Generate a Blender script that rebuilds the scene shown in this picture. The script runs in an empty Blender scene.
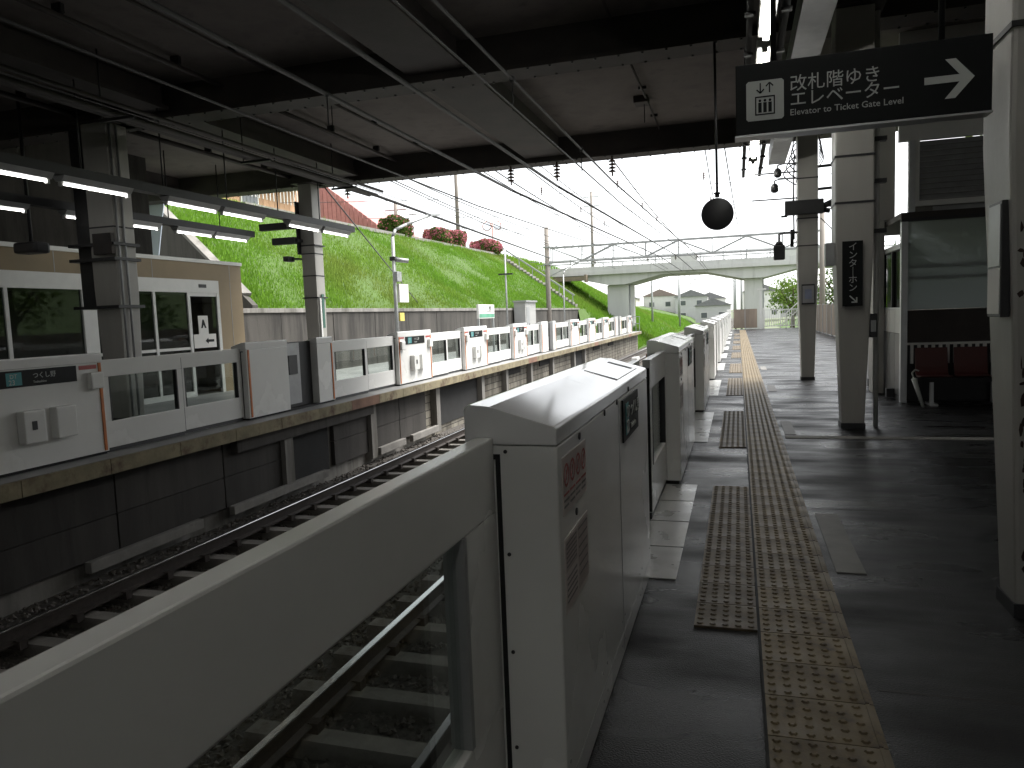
import bpy, bmesh, math, random
from mathutils import Vector, Matrix
random.seed(7)
S = bpy.context.scene
COL = S.collection
R = math.radians

# ---------------------------------------------------------------- camera
cam_d = bpy.data.cameras.new('camera'); cam = bpy.data.objects.new('camera', cam_d); COL.objects.link(cam)
cam_d.sensor_fit = 'HORIZONTAL'; cam_d.sensor_width = 36.0; cam_d.lens = 36.0*745.0/1024.0
cam_d.clip_start = 0.05; cam_d.clip_end = 3000
YAW, PITCH, ROLL = R(17.004), R(5.159), R(2.2)
fw = Vector((-math.sin(YAW)*math.cos(PITCH), math.cos(YAW)*math.cos(PITCH), -math.sin(PITCH)))
rt = Vector((math.cos(YAW), math.sin(YAW), 0)); up = rt.cross(fw)
c_, s_ = math.cos(-ROLL), math.sin(-ROLL)
rr = c_*rt + s_*up; uu = -s_*rt + c_*up
cam.matrix_world = Matrix(((rr.x, uu.x, -fw.x, 0), (rr.y, uu.y, -fw.y, 0), (rr.z, uu.z, -fw.z, 1.55), (0, 0, 0, 1)))
S.camera = cam

# ---------------------------------------------------------------- sky, sun, exposure
W = bpy.data.worlds.new('World'); S.world = W; W.use_nodes = True
nt = W.node_tree; nt.nodes.clear()
sky = nt.nodes.new('ShaderNodeTexSky'); sky.sky_type = 'NISHITA'; sky.sun_disc = False
SUN_EL, SUN_AZ = R(60), R(58)
sky.sun_elevation = SUN_EL; sky.sun_rotation = SUN_AZ; sky.dust_density = 1.0; sky.air_density = 1.0
hs = nt.nodes.new('ShaderNodeHueSaturation'); hs.inputs['Saturation'].default_value = 0.12
bg = nt.nodes.new('ShaderNodeBackground'); bg.inputs['Strength'].default_value = 0.062
wo = nt.nodes.new('ShaderNodeOutputWorld')
nt.links.new(sky.outputs[0], hs.inputs['Color']); nt.links.new(hs.outputs[0], bg.inputs[0]); nt.links.new(bg.outputs[0], wo.inputs[0])
sl = bpy.data.lights.new('sun', 'SUN'); sl.energy = 1.5; sl.angle = R(40); sl.color = (1, .97, .92)
so = bpy.data.objects.new('sun', sl); COL.objects.link(so)
sd = Vector((math.sin(SUN_AZ)*math.cos(SUN_EL), math.cos(SUN_AZ)*math.cos(SUN_EL), math.sin(SUN_EL)))
so.rotation_euler = sd.to_track_quat('Z', 'Y').to_euler(); so.location = (0, 30, 40)
S.view_settings.view_transform = 'Standard'; S.view_settings.look = 'None'
S.view_settings.gamma = 1; S.view_settings.use_curve_mapping = False
S.view_settings.exposure = 2.65
S.render.engine = 'CYCLES'
S.cycles.max_bounces = 6; S.cycles.diffuse_bounces = 4; S.cycles.transparent_max_bounces = 16

# ---------------------------------------------------------------- materials
MATS = {}
def mat(name, col, rough=.7, var=.25, scale=3.0, bump=.0, bscale=40., metal=0., spec=.5, emit=0., streak=False,
        rnd=0., rvar=0., col2=None, dirt=None, dscale=1.5, dthr=.55, ecol=None, stretch=None):
    if name in MATS: return MATS[name]
    m = bpy.data.materials.new(name); m.use_nodes = True; MATS[name] = m
    n = m.node_tree.nodes; l = m.node_tree.links; b = n['Principled BSDF']
    b.inputs['Roughness'].default_value = rough; b.inputs['Metallic'].default_value = metal
    b.inputs['Specular IOR Level'].default_value = spec
    tc = n.new('ShaderNodeTexCoord'); mp = n.new('ShaderNodeMapping'); l.new(tc.outputs['Object'], mp.inputs[0])
    if streak: mp.inputs['Scale'].default_value = (1, 1, .12)
    if stretch: mp.inputs['Scale'].default_value = stretch
    nz = n.new('ShaderNodeTexNoise'); nz.inputs['Scale'].default_value = scale; nz.inputs['Detail'].default_value = 6
    nz.inputs['Roughness'].default_value = .65
    l.new(mp.outputs[0], nz.inputs['Vector'])
    rp = n.new('ShaderNodeValToRGB'); rp.color_ramp.elements[0].position = .3; rp.color_ramp.elements[1].position = .7
    c2 = col2 if col2 else tuple(min(1, c*(1+var)) for c in col)
    c1 = tuple(c*(1-var) for c in col) if not col2 else col
    rp.color_ramp.elements[0].color = (*c1, 1); rp.color_ramp.elements[1].color = (*c2, 1)
    l.new(nz.outputs['Fac'], rp.inputs[0]); out = rp.outputs[0]
    if dirt:
        n2 = n.new('ShaderNodeTexNoise'); n2.inputs['Scale'].default_value = dscale; n2.inputs['Detail'].default_value = 8
        n2.inputs['Roughness'].default_value = .7
        l.new(mp.outputs[0], n2.inputs['Vector'])
        r2 = n.new('ShaderNodeValToRGB'); r2.color_ramp.elements[0].position = dthr; r2.color_ramp.elements[1].position = min(1, dthr+.15)
        l.new(n2.outputs['Fac'], r2.inputs[0])
        mx = n.new('ShaderNodeMix'); mx.data_type = 'RGBA'; l.new(r2.outputs[0], mx.inputs['Factor'])
        l.new(out, mx.inputs['A']); mx.inputs['B'].default_value = (*dirt, 1); out = mx.outputs['Result']
    if rnd:
        oi = n.new('ShaderNodeObjectInfo'); mr = n.new('ShaderNodeMapRange')
        mr.inputs['To Min'].default_value = 1-rnd; mr.inputs['To Max'].default_value = 1+rnd
        l.new(oi.outputs['Random'], mr.inputs['Value'])
        h = n.new('ShaderNodeHueSaturation'); l.new(mr.outputs[0], h.inputs['Value']); l.new(out, h.inputs['Color']); out = h.outputs[0]
    l.new(out, b.inputs['Base Color'])
    if rvar:
        mr = n.new('ShaderNodeMapRange'); mr.inputs['From Min'].default_value = .3; mr.inputs['From Max'].default_value = .7
        mr.inputs['To Min'].default_value = max(.02, rough-rvar); mr.inputs['To Max'].default_value = min(1, rough+rvar)
        n3 = n.new('ShaderNodeTexNoise'); n3.inputs['Scale'].default_value = scale*.6; n3.inputs['Detail'].default_value = 5
        l.new(mp.outputs[0], n3.inputs['Vector']); l.new(n3.outputs['Fac'], mr.inputs['Value']); l.new(mr.outputs[0], b.inputs['Roughness'])
    if bump:
        nb = n.new('ShaderNodeTexNoise'); nb.inputs['Scale'].default_value = bscale; nb.inputs['Detail'].default_value = 5
        l.new(tc.outputs['Object'], nb.inputs['Vector'])
        bp = n.new('ShaderNodeBump'); bp.inputs['Strength'].default_value = bump; bp.inputs['Distance'].default_value = .01
        l.new(nb.outputs['Fac'], bp.inputs['Height']); l.new(bp.outputs[0], b.inputs['Normal'])
    if emit:
        b.inputs['Emission Color'].default_value = (*(ecol or col), 1); b.inputs['Emission Strength'].default_value = emit
    return m

def glass_mat(name, tint=(.85, .9, .88), refl=.12, rough=.02, frost=0.):
    m = bpy.data.materials.new(name); m.use_nodes = True; n = m.node_tree.nodes; l = m.node_tree.links; n.clear()
    o = n.new('ShaderNodeOutputMaterial'); tr = n.new('ShaderNodeBsdfTransparent'); tr.inputs[0].default_value = (*tint, 1)
    gl = n.new('ShaderNodeBsdfGlossy'); gl.inputs['Roughness'].default_value = rough
    lw = n.new('ShaderNodeLayerWeight'); lw.inputs['Blend'].default_value = .5
    pw = n.new('ShaderNodeMath'); pw.operation = 'POWER'; pw.inputs[1].default_value = 4; l.new(lw.outputs['Facing'], pw.inputs[0])
    fr = n.new('ShaderNodeMath'); fr.operation = 'MULTIPLY_ADD'; fr.inputs[1].default_value = .6; fr.inputs[2].default_value = refl*.3; l.new(pw.outputs[0], fr.inputs[0])
    mx = n.new('ShaderNodeMixShader'); l.new(fr.outputs[0], mx.inputs[0]); l.new(tr.outputs[0], mx.inputs[1]); l.new(gl.outputs[0], mx.inputs[2])
    last = mx
    if frost:
        df = n.new('ShaderNodeBsdfTranslucent'); df.inputs[0].default_value = (*tint, 1)
        d2 = n.new('ShaderNodeBsdfDiffuse'); d2.inputs[0].default_value = (*tint, 1)
        a = n.new('ShaderNodeMixShader'); a.inputs[0].default_value = .4; l.new(df.outputs[0], a.inputs[1]); l.new(d2.outputs[0], a.inputs[2])
        m2 = n.new('ShaderNodeMixShader'); m2.inputs[0].default_value = frost; l.new(mx.outputs[0], m2.inputs[1]); l.new(a.outputs[0], m2.inputs[2]); last = m2
    l.new(last.outputs[0], o.inputs[0]); MATS[name] = m
    return m

def wall_blocks(name, col, mortar, bw, bh, rough=.85, streak=True):
    """far retaining wall / platform side: courses too small to pick apart"""
    m = bpy.data.materials.new(name); m.use_nodes = True; n = m.node_tree.nodes; l = m.node_tree.links; b = n['Principled BSDF']
    b.inputs['Roughness'].default_value = rough
    tc = n.new('ShaderNodeTexCoord'); sp = n.new('ShaderNodeSeparateXYZ'); cb = n.new('ShaderNodeCombineXYZ')
    l.new(tc.outputs['Object'], sp.inputs[0]); l.new(sp.outputs['Y'], cb.inputs['X']); l.new(sp.outputs['Z'], cb.inputs['Y'])
    bt = n.new('ShaderNodeTexBrick'); bt.inputs['Scale'].default_value = 1; bt.inputs['Brick Width'].default_value = bw; bt.inputs['Row Height'].default_value = bh
    bt.inputs['Mortar Size'].default_value = .012; bt.inputs['Color1'].default_value = (*col, 1)
    bt.inputs['Color2'].default_value = (*[c*.65 for c in col], 1); bt.inputs['Mortar'].default_value = (*mortar, 1)
    l.new(cb.outputs[0], bt.inputs['Vector'])
    mp = n.new('ShaderNodeMapping'); mp.inputs['Scale'].default_value = (1, 1, .15); l.new(tc.outputs['Object'], mp.inputs[0])
    nz = n.new('ShaderNodeTexNoise'); nz.inputs['Scale'].default_value = 2.5; nz.inputs['Detail'].default_value = 7; l.new(mp.outputs[0], nz.inputs['Vector'])
    rp = n.new('ShaderNodeValToRGB'); rp.color_ramp.elements[0].position = .35; rp.color_ramp.elements[0].color = (.35, .33, .3, 1)
    rp.color_ramp.elements[1].position = .65; rp.color_ramp.elements[1].color = (1.1, 1.1, 1.05, 1); l.new(nz.outputs['Fac'], rp.inputs[0])
    mx = n.new('ShaderNodeMix'); mx.data_type = 'RGBA'; mx.blend_type = 'MULTIPLY'; mx.inputs['Factor'].default_value = .9
    l.new(bt.outputs['Color'], mx.inputs['A']); l.new(rp.outputs[0], mx.inputs['B']); l.new(mx.outputs['Result'], b.inputs['Base Color'])
    bp = n.new('ShaderNodeBump'); bp.inputs['Strength'].default_value = .6; bp.inputs['Distance'].default_value = .02; l.new(bt.outputs['Fac'], bp.inputs['Height']); bp.invert = True
    l.new(bp.outputs[0], b.inputs['Normal']); MATS[name] = m
    return m

def leaf_mat(name, c1, c2, scale=.6, trans=.3, big=0):
    m = bpy.data.materials.new(name); m.use_nodes = True; n = m.node_tree.nodes; l = m.node_tree.links; n.clear()
    o = n.new('ShaderNodeOutputMaterial'); df = n.new('ShaderNodeBsdfDiffuse'); tl = n.new('ShaderNodeBsdfTranslucent'); mx = n.new('ShaderNodeMixShader')
    mx.inputs[0].default_value = trans
    tc = n.new('ShaderNodeTexCoord'); nz = n.new('ShaderNodeTexNoise'); nz.inputs['Scale'].default_value = scale; nz.inputs['Detail'].default_value = 8
    nz.inputs['Roughness'].default_value = .7
    l.new(tc.outputs['Object'], nz.inputs['Vector'])
    rp = n.new('ShaderNodeValToRGB'); rp.color_ramp.elements[0].position = .32; rp.color_ramp.elements[1].position = .68
    rp.color_ramp.elements[0].color = (*c1, 1); rp.color_ramp.elements[1].color = (*c2, 1)
    l.new(nz.outputs['Fac'], rp.inputs[0]); out = rp.outputs[0]
    if big:
        n2 = n.new('ShaderNodeTexNoise'); n2.inputs['Scale'].default_value = .09; n2.inputs['Detail'].default_value = 6; l.new(tc.outputs['Object'], n2.inputs['Vector'])
        r2 = n.new('ShaderNodeValToRGB'); r2.color_ramp.elements[0].position = .52; r2.color_ramp.elements[1].position = .75; l.new(n2.outputs['Fac'], r2.inputs[0])
        mm = n.new('ShaderNodeMix'); mm.data_type = 'RGBA'; l.new(r2.outputs[0], mm.inputs['Factor']); l.new(out, mm.inputs['A']); mm.inputs['B'].default_value = (.23, .26, .07, 1); out = mm.outputs['Result']
    l.new(out, df.inputs[0]); l.new(out, tl.inputs[0])
    l.new(df.outputs[0], mx.inputs[1]); l.new(tl.outputs[0], mx.inputs[2]); l.new(mx.outputs[0], o.inputs[0]); MATS[name] = m
    return m

M_floor = mat('platform_asphalt', (.013, .0133, .0136), .38, .55, 2.2, .45, 140, spec=.20, rvar=.30, dirt=(.026, .027, .028), dscale=1.4, dthr=.57, stretch=(.6, 1.5, 1))
M_conc = mat('concrete', (.21, .20, .185), .85, .25, 2.0, .3, 30, dirt=(.11, .103, .09), dscale=1.2)
M_conc_st = mat('stained_concrete', (.21, .20, .185), .85, .3, 2.2, .3, 30, streak=True, dirt=(.10, .095, .08), dscale=1.6, dthr=.5)
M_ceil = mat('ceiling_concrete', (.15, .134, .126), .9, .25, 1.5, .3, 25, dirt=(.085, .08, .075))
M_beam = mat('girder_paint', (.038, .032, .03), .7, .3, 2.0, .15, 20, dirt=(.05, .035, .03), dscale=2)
M_colm = mat('column_paint', (.36, .35, .325), .5, .08, 3, .12, 25, dirt=(.20, .185, .165), dscale=1.7, dthr=.62, streak=True)
M_chip = mat('bare_rust', (.03, .018, .014), .9, .4, 12)
M_white = mat('gate_white', (.72, .72, .70), .24, .035, 1.2, .05, 5, spec=.5, rvar=.06, dirt=(.60, .59, .56), dscale=.8, dthr=.6)
M_cap = mat('gate_cap_white', (.76, .76, .75), .09, .03, 3, spec=.9, dirt=(.58, .58, .57), dscale=5, dthr=.6)
M_grey = mat('grey_metal', (.33, .335, .34), .45, .12, 5, metal=.3)
M_alu = mat('aluminium', (.55, .56, .57), .35, .08, 4, metal=.6)
M_steel = mat('stainless', (.5, .5, .5), .28, .1, 4, metal=.9, rvar=.1)
M_dark = mat('black_metal', (.018, .018, .02), .5, .2, 6)
M_rub = mat('black_rubber', (.012, .012, .012), .8, .2, 8)
M_sign = mat('sign_black', (.006, .007, .0075), .5, .1, 3, spec=.2)
M_txt = mat('sign_white', (.46, .48, .46), .5, .02)
M_teal = mat('sign_teal', (.06, .26, .27), .5, .05)
M_orange = mat('sensor_orange', (.50, .15, .035), .5, .15, 6)
M_red = mat('label_red', (.34, .06, .055), .5, .05)
M_pink = mat('notice_print', (.42, .36, .35), .6, .12, 60)
M_paper = mat('notice_paper', (.66, .65, .62), .6, .04)
M_print = mat('notice_ink', (.16, .15, .15), .6, .1)
M_tube = mat('fluorescent_tube', (1, 1, .96), .5, 0, emit=7.4, ecol=(1, .99, .93))
M_tube2 = mat('fluorescent_tube_far', (1, 1, .96), .5, 0, emit=2.2, ecol=(1, .99, .95))
M_tile = mat('tactile_yellow', (.13, .094, .042), .6, .2, 7, .1, 80, rnd=.16, dirt=(.045, .036, .028), dscale=4, dthr=.50, rvar=.15)
M_tile2 = mat('tactile_worn', (.095, .069, .037), .6, .2, 7, .1, 80, rnd=.2, dirt=(.055, .047, .034), dscale=5, dthr=.5, rvar=.15)
M_rail = mat('rail_steel', (.05, .04, .035), .6, .3, 20)
M_railtop = mat('rail_head', (.55, .55, .55), .22, .05, 10, metal=1)
M_sleep = mat('sleeper_concrete', (.22, .205, .185), .9, .25, 6, .3, 40, rnd=.2, dirt=(.09, .07, .055), dscale=3)
M_ball = mat('ballast', (.08, .073, .066), .95, .5, 18, 1.0, 22, dirt=(.045, .036, .03), dscale=2)
M_stone = mat('ballast_stone', (.10, .088, .078), .9, .45, 5, col2=(.17, .155, .14))
M_edge = mat('edge_nosing', (.22, .19, .12), .85, .3, 3, .3, 30, dirt=(.10, .06, .04), dscale=2.5, dthr=.5)
M_edger = mat('edge_nosing_red', (.20, .115, .08), .85, .3, 3, .3, 30)
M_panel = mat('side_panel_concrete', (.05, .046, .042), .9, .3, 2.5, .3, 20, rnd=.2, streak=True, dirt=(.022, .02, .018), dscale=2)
M_blocks = wall_blocks('platform_side_blocks', (.27, .25, .215), (.05, .045, .04), .42, .2)
M_rwall = mat('retaining_wall', (.062, .057, .05), .9, .3, 1.1, .4, 20, streak=True, dirt=(.025, .023, .02), dscale=1.3, dthr=.46)
M_grassb = mat('grass_soil', (.04, .075, .012), .95, .35, .5, .6, 6, col2=(.065, .12, .02))
M_grass = leaf_mat('grass_blades', (.125, .265, .03), (.18, .325, .042), .33, .35, big=1)
M_bushg = leaf_mat('azalea_leaf', (.035, .07, .015), (.09, .14, .03), 2)
M_flow = leaf_mat('azalea_flower', (.36, .09, .125), (.55, .22, .25), 3, .2)
M_treel = leaf_mat('tree_leaf', (.03, .065, .014), (.10, .17, .035), .7)
M_treel2 = leaf_mat('tree_leaf_fresh', (.06, .12, .02), (.16, .24, .05), .7)
M_bark = mat('bark', (.09, .065, .045), .95, .4, 12, .8, 20)
M_beige = mat('beige_cladding', (.23, .175, .10), .6, .06, 2, .05, 60, dirt=(.20, .15, .085), dscale=.8)
M_frame = mat('white_frame', (.62, .62, .60), .4, .05, 4)
M_siding = mat('tan_siding', (.52, .31, .19), .75, .12, 4, streak=True, rnd=.12)
M_redr = mat('red_sheet', (.46, .19, .18), .6, .15, 3, rnd=.1)
M_brid = mat('bridge_concrete', (.58, .58, .57), .8, .12, .8, .1, 8, streak=True, dirt=(.40, .40, .39), dscale=.8, dthr=.55)
M_bridd = mat('bridge_brown_girder', (.20, .16, .12), .7, .2, 2)
M_pole = mat('pole_concrete', (.24, .215, .19), .85, .2, 3, streak=True)
M_galv = mat('galvanised', (.34, .35, .35), .5, .12, 5, metal=.35)
M_wire = mat('overhead_wire', (.05, .05, .052), .6, .1, 9)
M_porc = mat('porcelain', (.10, .06, .05), .25, .1, 5)
M_gtile = mat('grey_wall_tile', (.20, .20, .195), .35, .15, 4, rnd=.08)
M_wtile = mat('white_wall_tile', (.62, .62, .60), .35, .06, 4, rnd=.05)
M_seat = mat('red_seat', (.085, .024, .022), .4, .1, 5)
M_bfence = mat('brown_panel', (.21, .17, .135), .8, .3, 2, .2, 20, streak=True, rnd=.15)
M_ground = mat('ground_soil', (.13, .13, .10), .95, .3, .2, .3, 3, col2=(.10, .15, .05))
M_road = mat('asphalt', (.06, .06, .06), .9, .2, 2, .2, 40)
M_house = [mat('render_white_hazed', (.74, .73, .71), .8, .06, .8), mat('render_cream_hazed', (.66, .62, .55), .8, .06, .8), mat('render_grey_hazed', (.50, .50, .50), .8, .06, .8)]  # distant walls lightened, haze and glare put into the colour
M_roof = [mat('slate_roof_hazed', (.19, .19, .20), .7, .15, 2), mat('brown_roof_hazed', (.24, .19, .17), .7, .15, 2)]  # roofs paled the same way to imitate haze
M_wind = mat('window_glass_hazed', (.12, .13, .14), .1, .1, 3)  # panes greyed up, haze painted into the glass colour
M_shade_black = mat('shade_black', (.02, .02, .02), .9, .2, 3)  # flat black standing for shade inside openings
M_mirror = mat('mirror_back_orange', (.45, .13, .06), .5, .1, 4)
M_mir = mat('mirror_face', (.6, .62, .64), .06, .02, 4, metal=1)
M_sheet = mat('blue_white_sheet', (.50, .57, .66), .6, .06, 3)
G_clear = glass_mat('gate_glass', (.86, .9, .88))
G_win = glass_mat('window_glass', (.5, .53, .52), refl=.1, rough=.03)
G_frost = glass_mat('frosted_glass', (.52, .55, .55), rough=.4, frost=.8)

# ---------------------------------------------------------------- mesh helpers
ORG = {}
class MB:
    def __init__(s): s.v = []; s.f = []; s.sm = []
    def poly(s, pts, faces, smooth=False):
        o = len(s.v); s.v += [tuple(p) for p in pts]
        for f in faces: s.f.append(tuple(i+o for i in f)); s.sm.append(smooth)
        return s
    def box(s, x0, x1, y0, y1, z0, z1):
        p = [(x0,y0,z0),(x1,y0,z0),(x1,y1,z0),(x0,y1,z0),(x0,y0,z1),(x1,y0,z1),(x1,y1,z1),(x0,y1,z1)]
        return s.poly(p, [(0,3,2,1),(4,5,6,7),(0,1,5,4),(1,2,6,5),(2,3,7,6),(3,0,4,7)])
    def hexa(s, p):
        return s.poly(p, [(0,3,2,1),(4,5,6,7),(0,1,5,4),(1,2,6,5),(2,3,7,6),(3,0,4,7)])
    def prism(s, pts, axis, a, b):
        """pts 2-D; axis 'x': (y,z), 'y': (x,z), 'z': (x,y)"""
        def P(q, t): return (t, q[0], q[1]) if axis == 'x' else (q[0], t, q[1]) if axis == 'y' else (q[0], q[1], t)
        n = len(pts); v = [P(q, a) for q in pts]+[P(q, b) for q in pts]
        fs = [tuple(range(n)), tuple(range(2*n-1, n-1, -1))]+[(i, i+n, (i+1) % n+n, (i+1) % n) for i in range(n)]
        return s.poly(v, fs)
    def tube(s, p0, p1, r, n=8, r1=None, caps=True):
        p0 = Vector(p0); p1 = Vector(p1); d = p1-p0
        if d.length < 1e-6: return s
        q = d.to_track_quat('Z', 'Y'); r1 = r if r1 is None else r1
        v = []
        for p, ra in ((p0, r), (p1, r1)):
            for i in range(n):
                a = 2*math.pi*i/n; v.append(p+q @ Vector((ra*math.cos(a), ra*math.sin(a), 0)))
        o = len(s.v); s.poly(v, [(i, (i+1) % n, (i+1) % n+n, i+n) for i in range(n)], True)
        if caps:
            s.f += [tuple(o+i for i in range(n-1, -1, -1)), tuple(o+n+i for i in range(n))]; s.sm += [False, False]
        return s
    def path(s, pts, r, n=6):
        for a, b in zip(pts[:-1], pts[1:]): s.tube(a, b, r, n)
        return s
    def bar(s, p0, p1, w, h):
        p0 = Vector(p0); p1 = Vector(p1); d = (p1-p0); q = d.to_track_quat('Y', 'Z'); L = d.length
        pts = [p0+q @ Vector(c) for c in [(-w/2,0,-h/2),(w/2,0,-h/2),(w/2,L,-h/2),(-w/2,L,-h/2),(-w/2,0,h/2),(w/2,0,h/2),(w/2,L,h/2),(-w/2,L,h/2)]]
        return s.hexa(pts)
    def lathe(s, c, prof, n=16, axis=(0,0,1)):
        q = Vector(axis).to_track_quat('Z', 'Y'); c = Vector(c); v = []
        for r, z in prof:
            for i in range(n):
                a = 2*math.pi*i/n; v.append(c+q @ Vector((r*math.cos(a), r*math.sin(a), z)))
        m = len(prof); fs = [(j*n+i, j*n+(i+1) % n, (j+1)*n+(i+1) % n, (j+1)*n+i) for j in range(m-1) for i in range(n)]
        o = len(s.v); s.poly(v, fs, True)
        s.f += [tuple(o+i for i in range(n-1, -1, -1)), tuple(o+(m-1)*n+i for i in range(n))]; s.sm += [False, False]
        return s
    def mesh(s, name, m, org=(0,0,0), bevel=0):
        me = bpy.data.meshes.new(name)
        me.from_pydata([(x-org[0], y-org[1], z-org[2]) for x, y, z in s.v], [], s.f)
        me.polygons.foreach_set('use_smooth', s.sm); me.materials.append(m)
        if bevel:
            bm = bmesh.new(); bm.from_mesh(me)
            bmesh.ops.remove_doubles(bm, verts=bm.verts, dist=1e-5)
            ed = [e for e in bm.edges if len(e.link_faces) == 2 and e.calc_face_angle(0) > .25]
            bmesh.ops.bevel(bm, geom=ed, offset=bevel, segments=2, profile=.6, affect='EDGES', clamp_overlap=True)
            bm.to_mesh(me); bm.free()
        me.update()
        return me
    def build(s, name, m, parent=None, bevel=0, org=None):
        if org is None: org = ORG.get(parent.name, (0,0,0)) if parent else (0,0,0)
        me = s.mesh(name, m, org, bevel)
        o = bpy.data.objects.new(name, me); COL.objects.link(o)
        if parent: o.parent = parent
        else: o.location = org
        ORG[o.name] = tuple(org)
        return o
def link(name, me, loc, parent=None, rotz=0):
    o = bpy.data.objects.new(name, me); COL.objects.link(o)
    if parent:
        o.parent = parent; g = ORG.get(parent.name, (0,0,0)); loc = tuple(a-b for a, b in zip(loc, g))
    o.location = loc; o.rotation_euler = (0, 0, rotz)
    return o
def tag(o, label=None, cat=None, group=None, kind=None):
    if label: o['label'] = label
    if cat: o['category'] = cat
    if group: o['group'] = group
    if kind: o['kind'] = kind
    return o
def thing(name, label, cat, loc=(0,0,0), group=None):
    o = bpy.data.objects.new(name, None); COL.objects.link(o); o.location = loc; o.empty_display_size = .2
    ORG[o.name] = tuple(loc)
    return tag(o, label, cat, group)
def B(*a): return MB().box(*a)
def text(body, size, m, name, parent, origin, xdir, ydir, align='LEFT', ext=.0015, sx=1.0):
    cu = bpy.data.curves.new(name, 'FONT'); cu.body = body; cu.size = size; cu.extrude = ext; cu.align_x = align; cu.resolution_u = 2
    t = bpy.data.objects.new('tmp_text', cu); COL.objects.link(t)
    dg = bpy.context.evaluated_depsgraph_get(); dg.update()
    me = bpy.data.meshes.new_from_object(t.evaluated_get(dg)); bpy.data.objects.remove(t)
    xd = Vector(xdir).normalized(); yd = Vector(ydir).normalized(); zd = xd.cross(yd); g = Vector(ORG.get(parent.name, (0,0,0)))
    o3 = Vector(origin)-g
    for v in me.vertices: v.co = o3+xd*v.co.x*sx+yd*v.co.y+zd*v.co.z
    me.materials.clear(); me.materials.append(m)
    o = bpy.data.objects.new(name, me); COL.objects.link(o); o.parent = parent; ORG[o.name] = tuple(g)
    return o
ORD = ['first','second','third','fourth','fifth','sixth','seventh','eighth','ninth','tenth','eleventh','twelfth','thirteenth','fourteenth','fifteenth','sixteenth','seventeenth','eighteenth','nineteenth','twentieth']

# ================================================================= SETTING
tag(MB().poly([(-900,-200,-1.62),(900,-200,-1.62),(900,1800,-1.62),(-900,1800,-1.62)], [(0,1,2,3)]).build('ground', M_ground), kind='structure')
Y0, YE = -42.0, 57.0
# near platform
XN = -.87
pn = tag(MB().box(XN+.12, 5.6, Y0, YE, -1.6, -.14).build('platform_near', M_conc_st), kind='structure')
MB().box(XN, 5.6, Y0, YE, -.138, 0).build('paving', M_floor, pn)
MB().box(.52, 5.0, 9.22, 9.40, .0005, .006).build('floor_joint', M_conc, pn)
for y in (3.15, 6.0, 12.6, 15.8, 19.2): MB().box(.52, 5.0, y, y+.012, .0, .001).build('floor_joint', M_beam, pn)
for (x0, x1, y0, y1) in ((.53, .69, 4.55, 5.85), (.53, .66, 9.5, 10.6), (.53, .67, 14.4, 15.5), (.53, .67, 19.4, 20.5)):
    MB().box(x0, x1, y0, y1, .0, .006).build('floor_patch', mat('pale_patch', (.13, .125, .115), .6, .2, 4, dirt=(.07, .066, .06)), pn, bevel=.003)
# tactile tiles
def tile_mesh(name, w, l, bar):
    b = MB(); b.box(.002, w-.002, .002, l-.002, 0, .012)
    n = 6 if bar else 5; sp = .06
    for i in range(n):
        for j in range(5):
            x = .03+i*sp; y = .03+j*sp; r0, r1 = .017, .010; k = 6
            v = [(x+r0*math.cos(2*math.pi*t/k), y+r0*math.sin(2*math.pi*t/k), .0125) for t in range(k)]+[(x+r1*math.cos(2*math.pi*t/k), y+r1*math.sin(2*math.pi*t/k), .018) for t in range(k)]
            b.poly(v, [(t, (t+1) % k, (t+1) % k+k, t+k) for t in range(k)]+[tuple(range(k, 2*k))])
    if bar: b.box(w-.032, w-.018, .003, l-.003, .0125, .017)
    return b
t_main = tile_mesh('tactile_tile', .40, .30, True).mesh('tactile_tile', M_tile)
t_sec = tile_mesh('warning_tile', .30, .30, False).mesh('warning_tile', M_tile2)
y = .9
while y < 54: link('tactile_tile', t_main, (.085, y, .0), pn); y += .301
MB().box(.075, .087, .9, 54, .0, .0135).build('tile_edge_strip', M_rub, pn)
NEAR = [-2.75, 2.05, 6.68, 11.5, 16.75, 22.0, 26.8, 31.6, 36.9, 42.1, 46.9, 51.4]
NL = [2.25, 2.2, 2.2, 2.2, 2.7, 2.2, 2.2, 2.2, 2.7, 2.2, 2.2, 2.2]
secy = [(3.62, 10), (8.55, 10), (13.75, 11), (18.6, 10), (24.1, 10), (29.0, 10), (33.9, 10), (39.1, 10), (44.1, 10)]
for y, n in secy:
    for k in range(n): link('warning_tile', t_sec, (-.225, y+k*.301, 0), pn)
M_thr = mat('threshold_plate', (.42, .42, .41), .33, .12, 6, metal=.4, rvar=.12, dirt=(.25, .24, .22), dscale=3)
for i in range(len(NEAR)-1):
    a, b = NEAR[i]+NL[i], NEAR[i+1]; k = 4; d = (b-a)/k
    for j in range(k):
        MB().box(-.64, -.36, a+j*d+.01, a+(j+1)*d-.01, 0, .008).build('threshold_plate', M_thr, pn, bevel=.002)
# far platform
XO = -7.42
po = tag(MB().box(-13.0, XO-.34, Y0, 17.6, -1.6, -.165).build('platform_opposite', M_conc_st), kind='structure')
MB().box(-13.0, XO-.34, 17.6, 60.5, -1.6, -.165).build('block_wall', M_blocks, po)
MB().box(-13.0, XO-.02, Y0, 60.5, -.163, 0).build('paving', mat('opposite_paving', (.24, .24, .235), .5, .2, 1.5, .1, 40, rvar=.15), po)
y = Y0+.0; k = 0
while y < 60:
    L = 1.2
    if y > 3: MB().box(XO-.02, XO+.03, y+.006, y+L-.006, -.19, -.004).build('edge_slab', M_edger if k % 11 in (2,) else M_edge, po)
    y += L; k += 1
MB().box(XO-.021, XO+.025, Y0, 3.5, -.19, -.004).build('edge_slab', M_edge, po)
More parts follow.
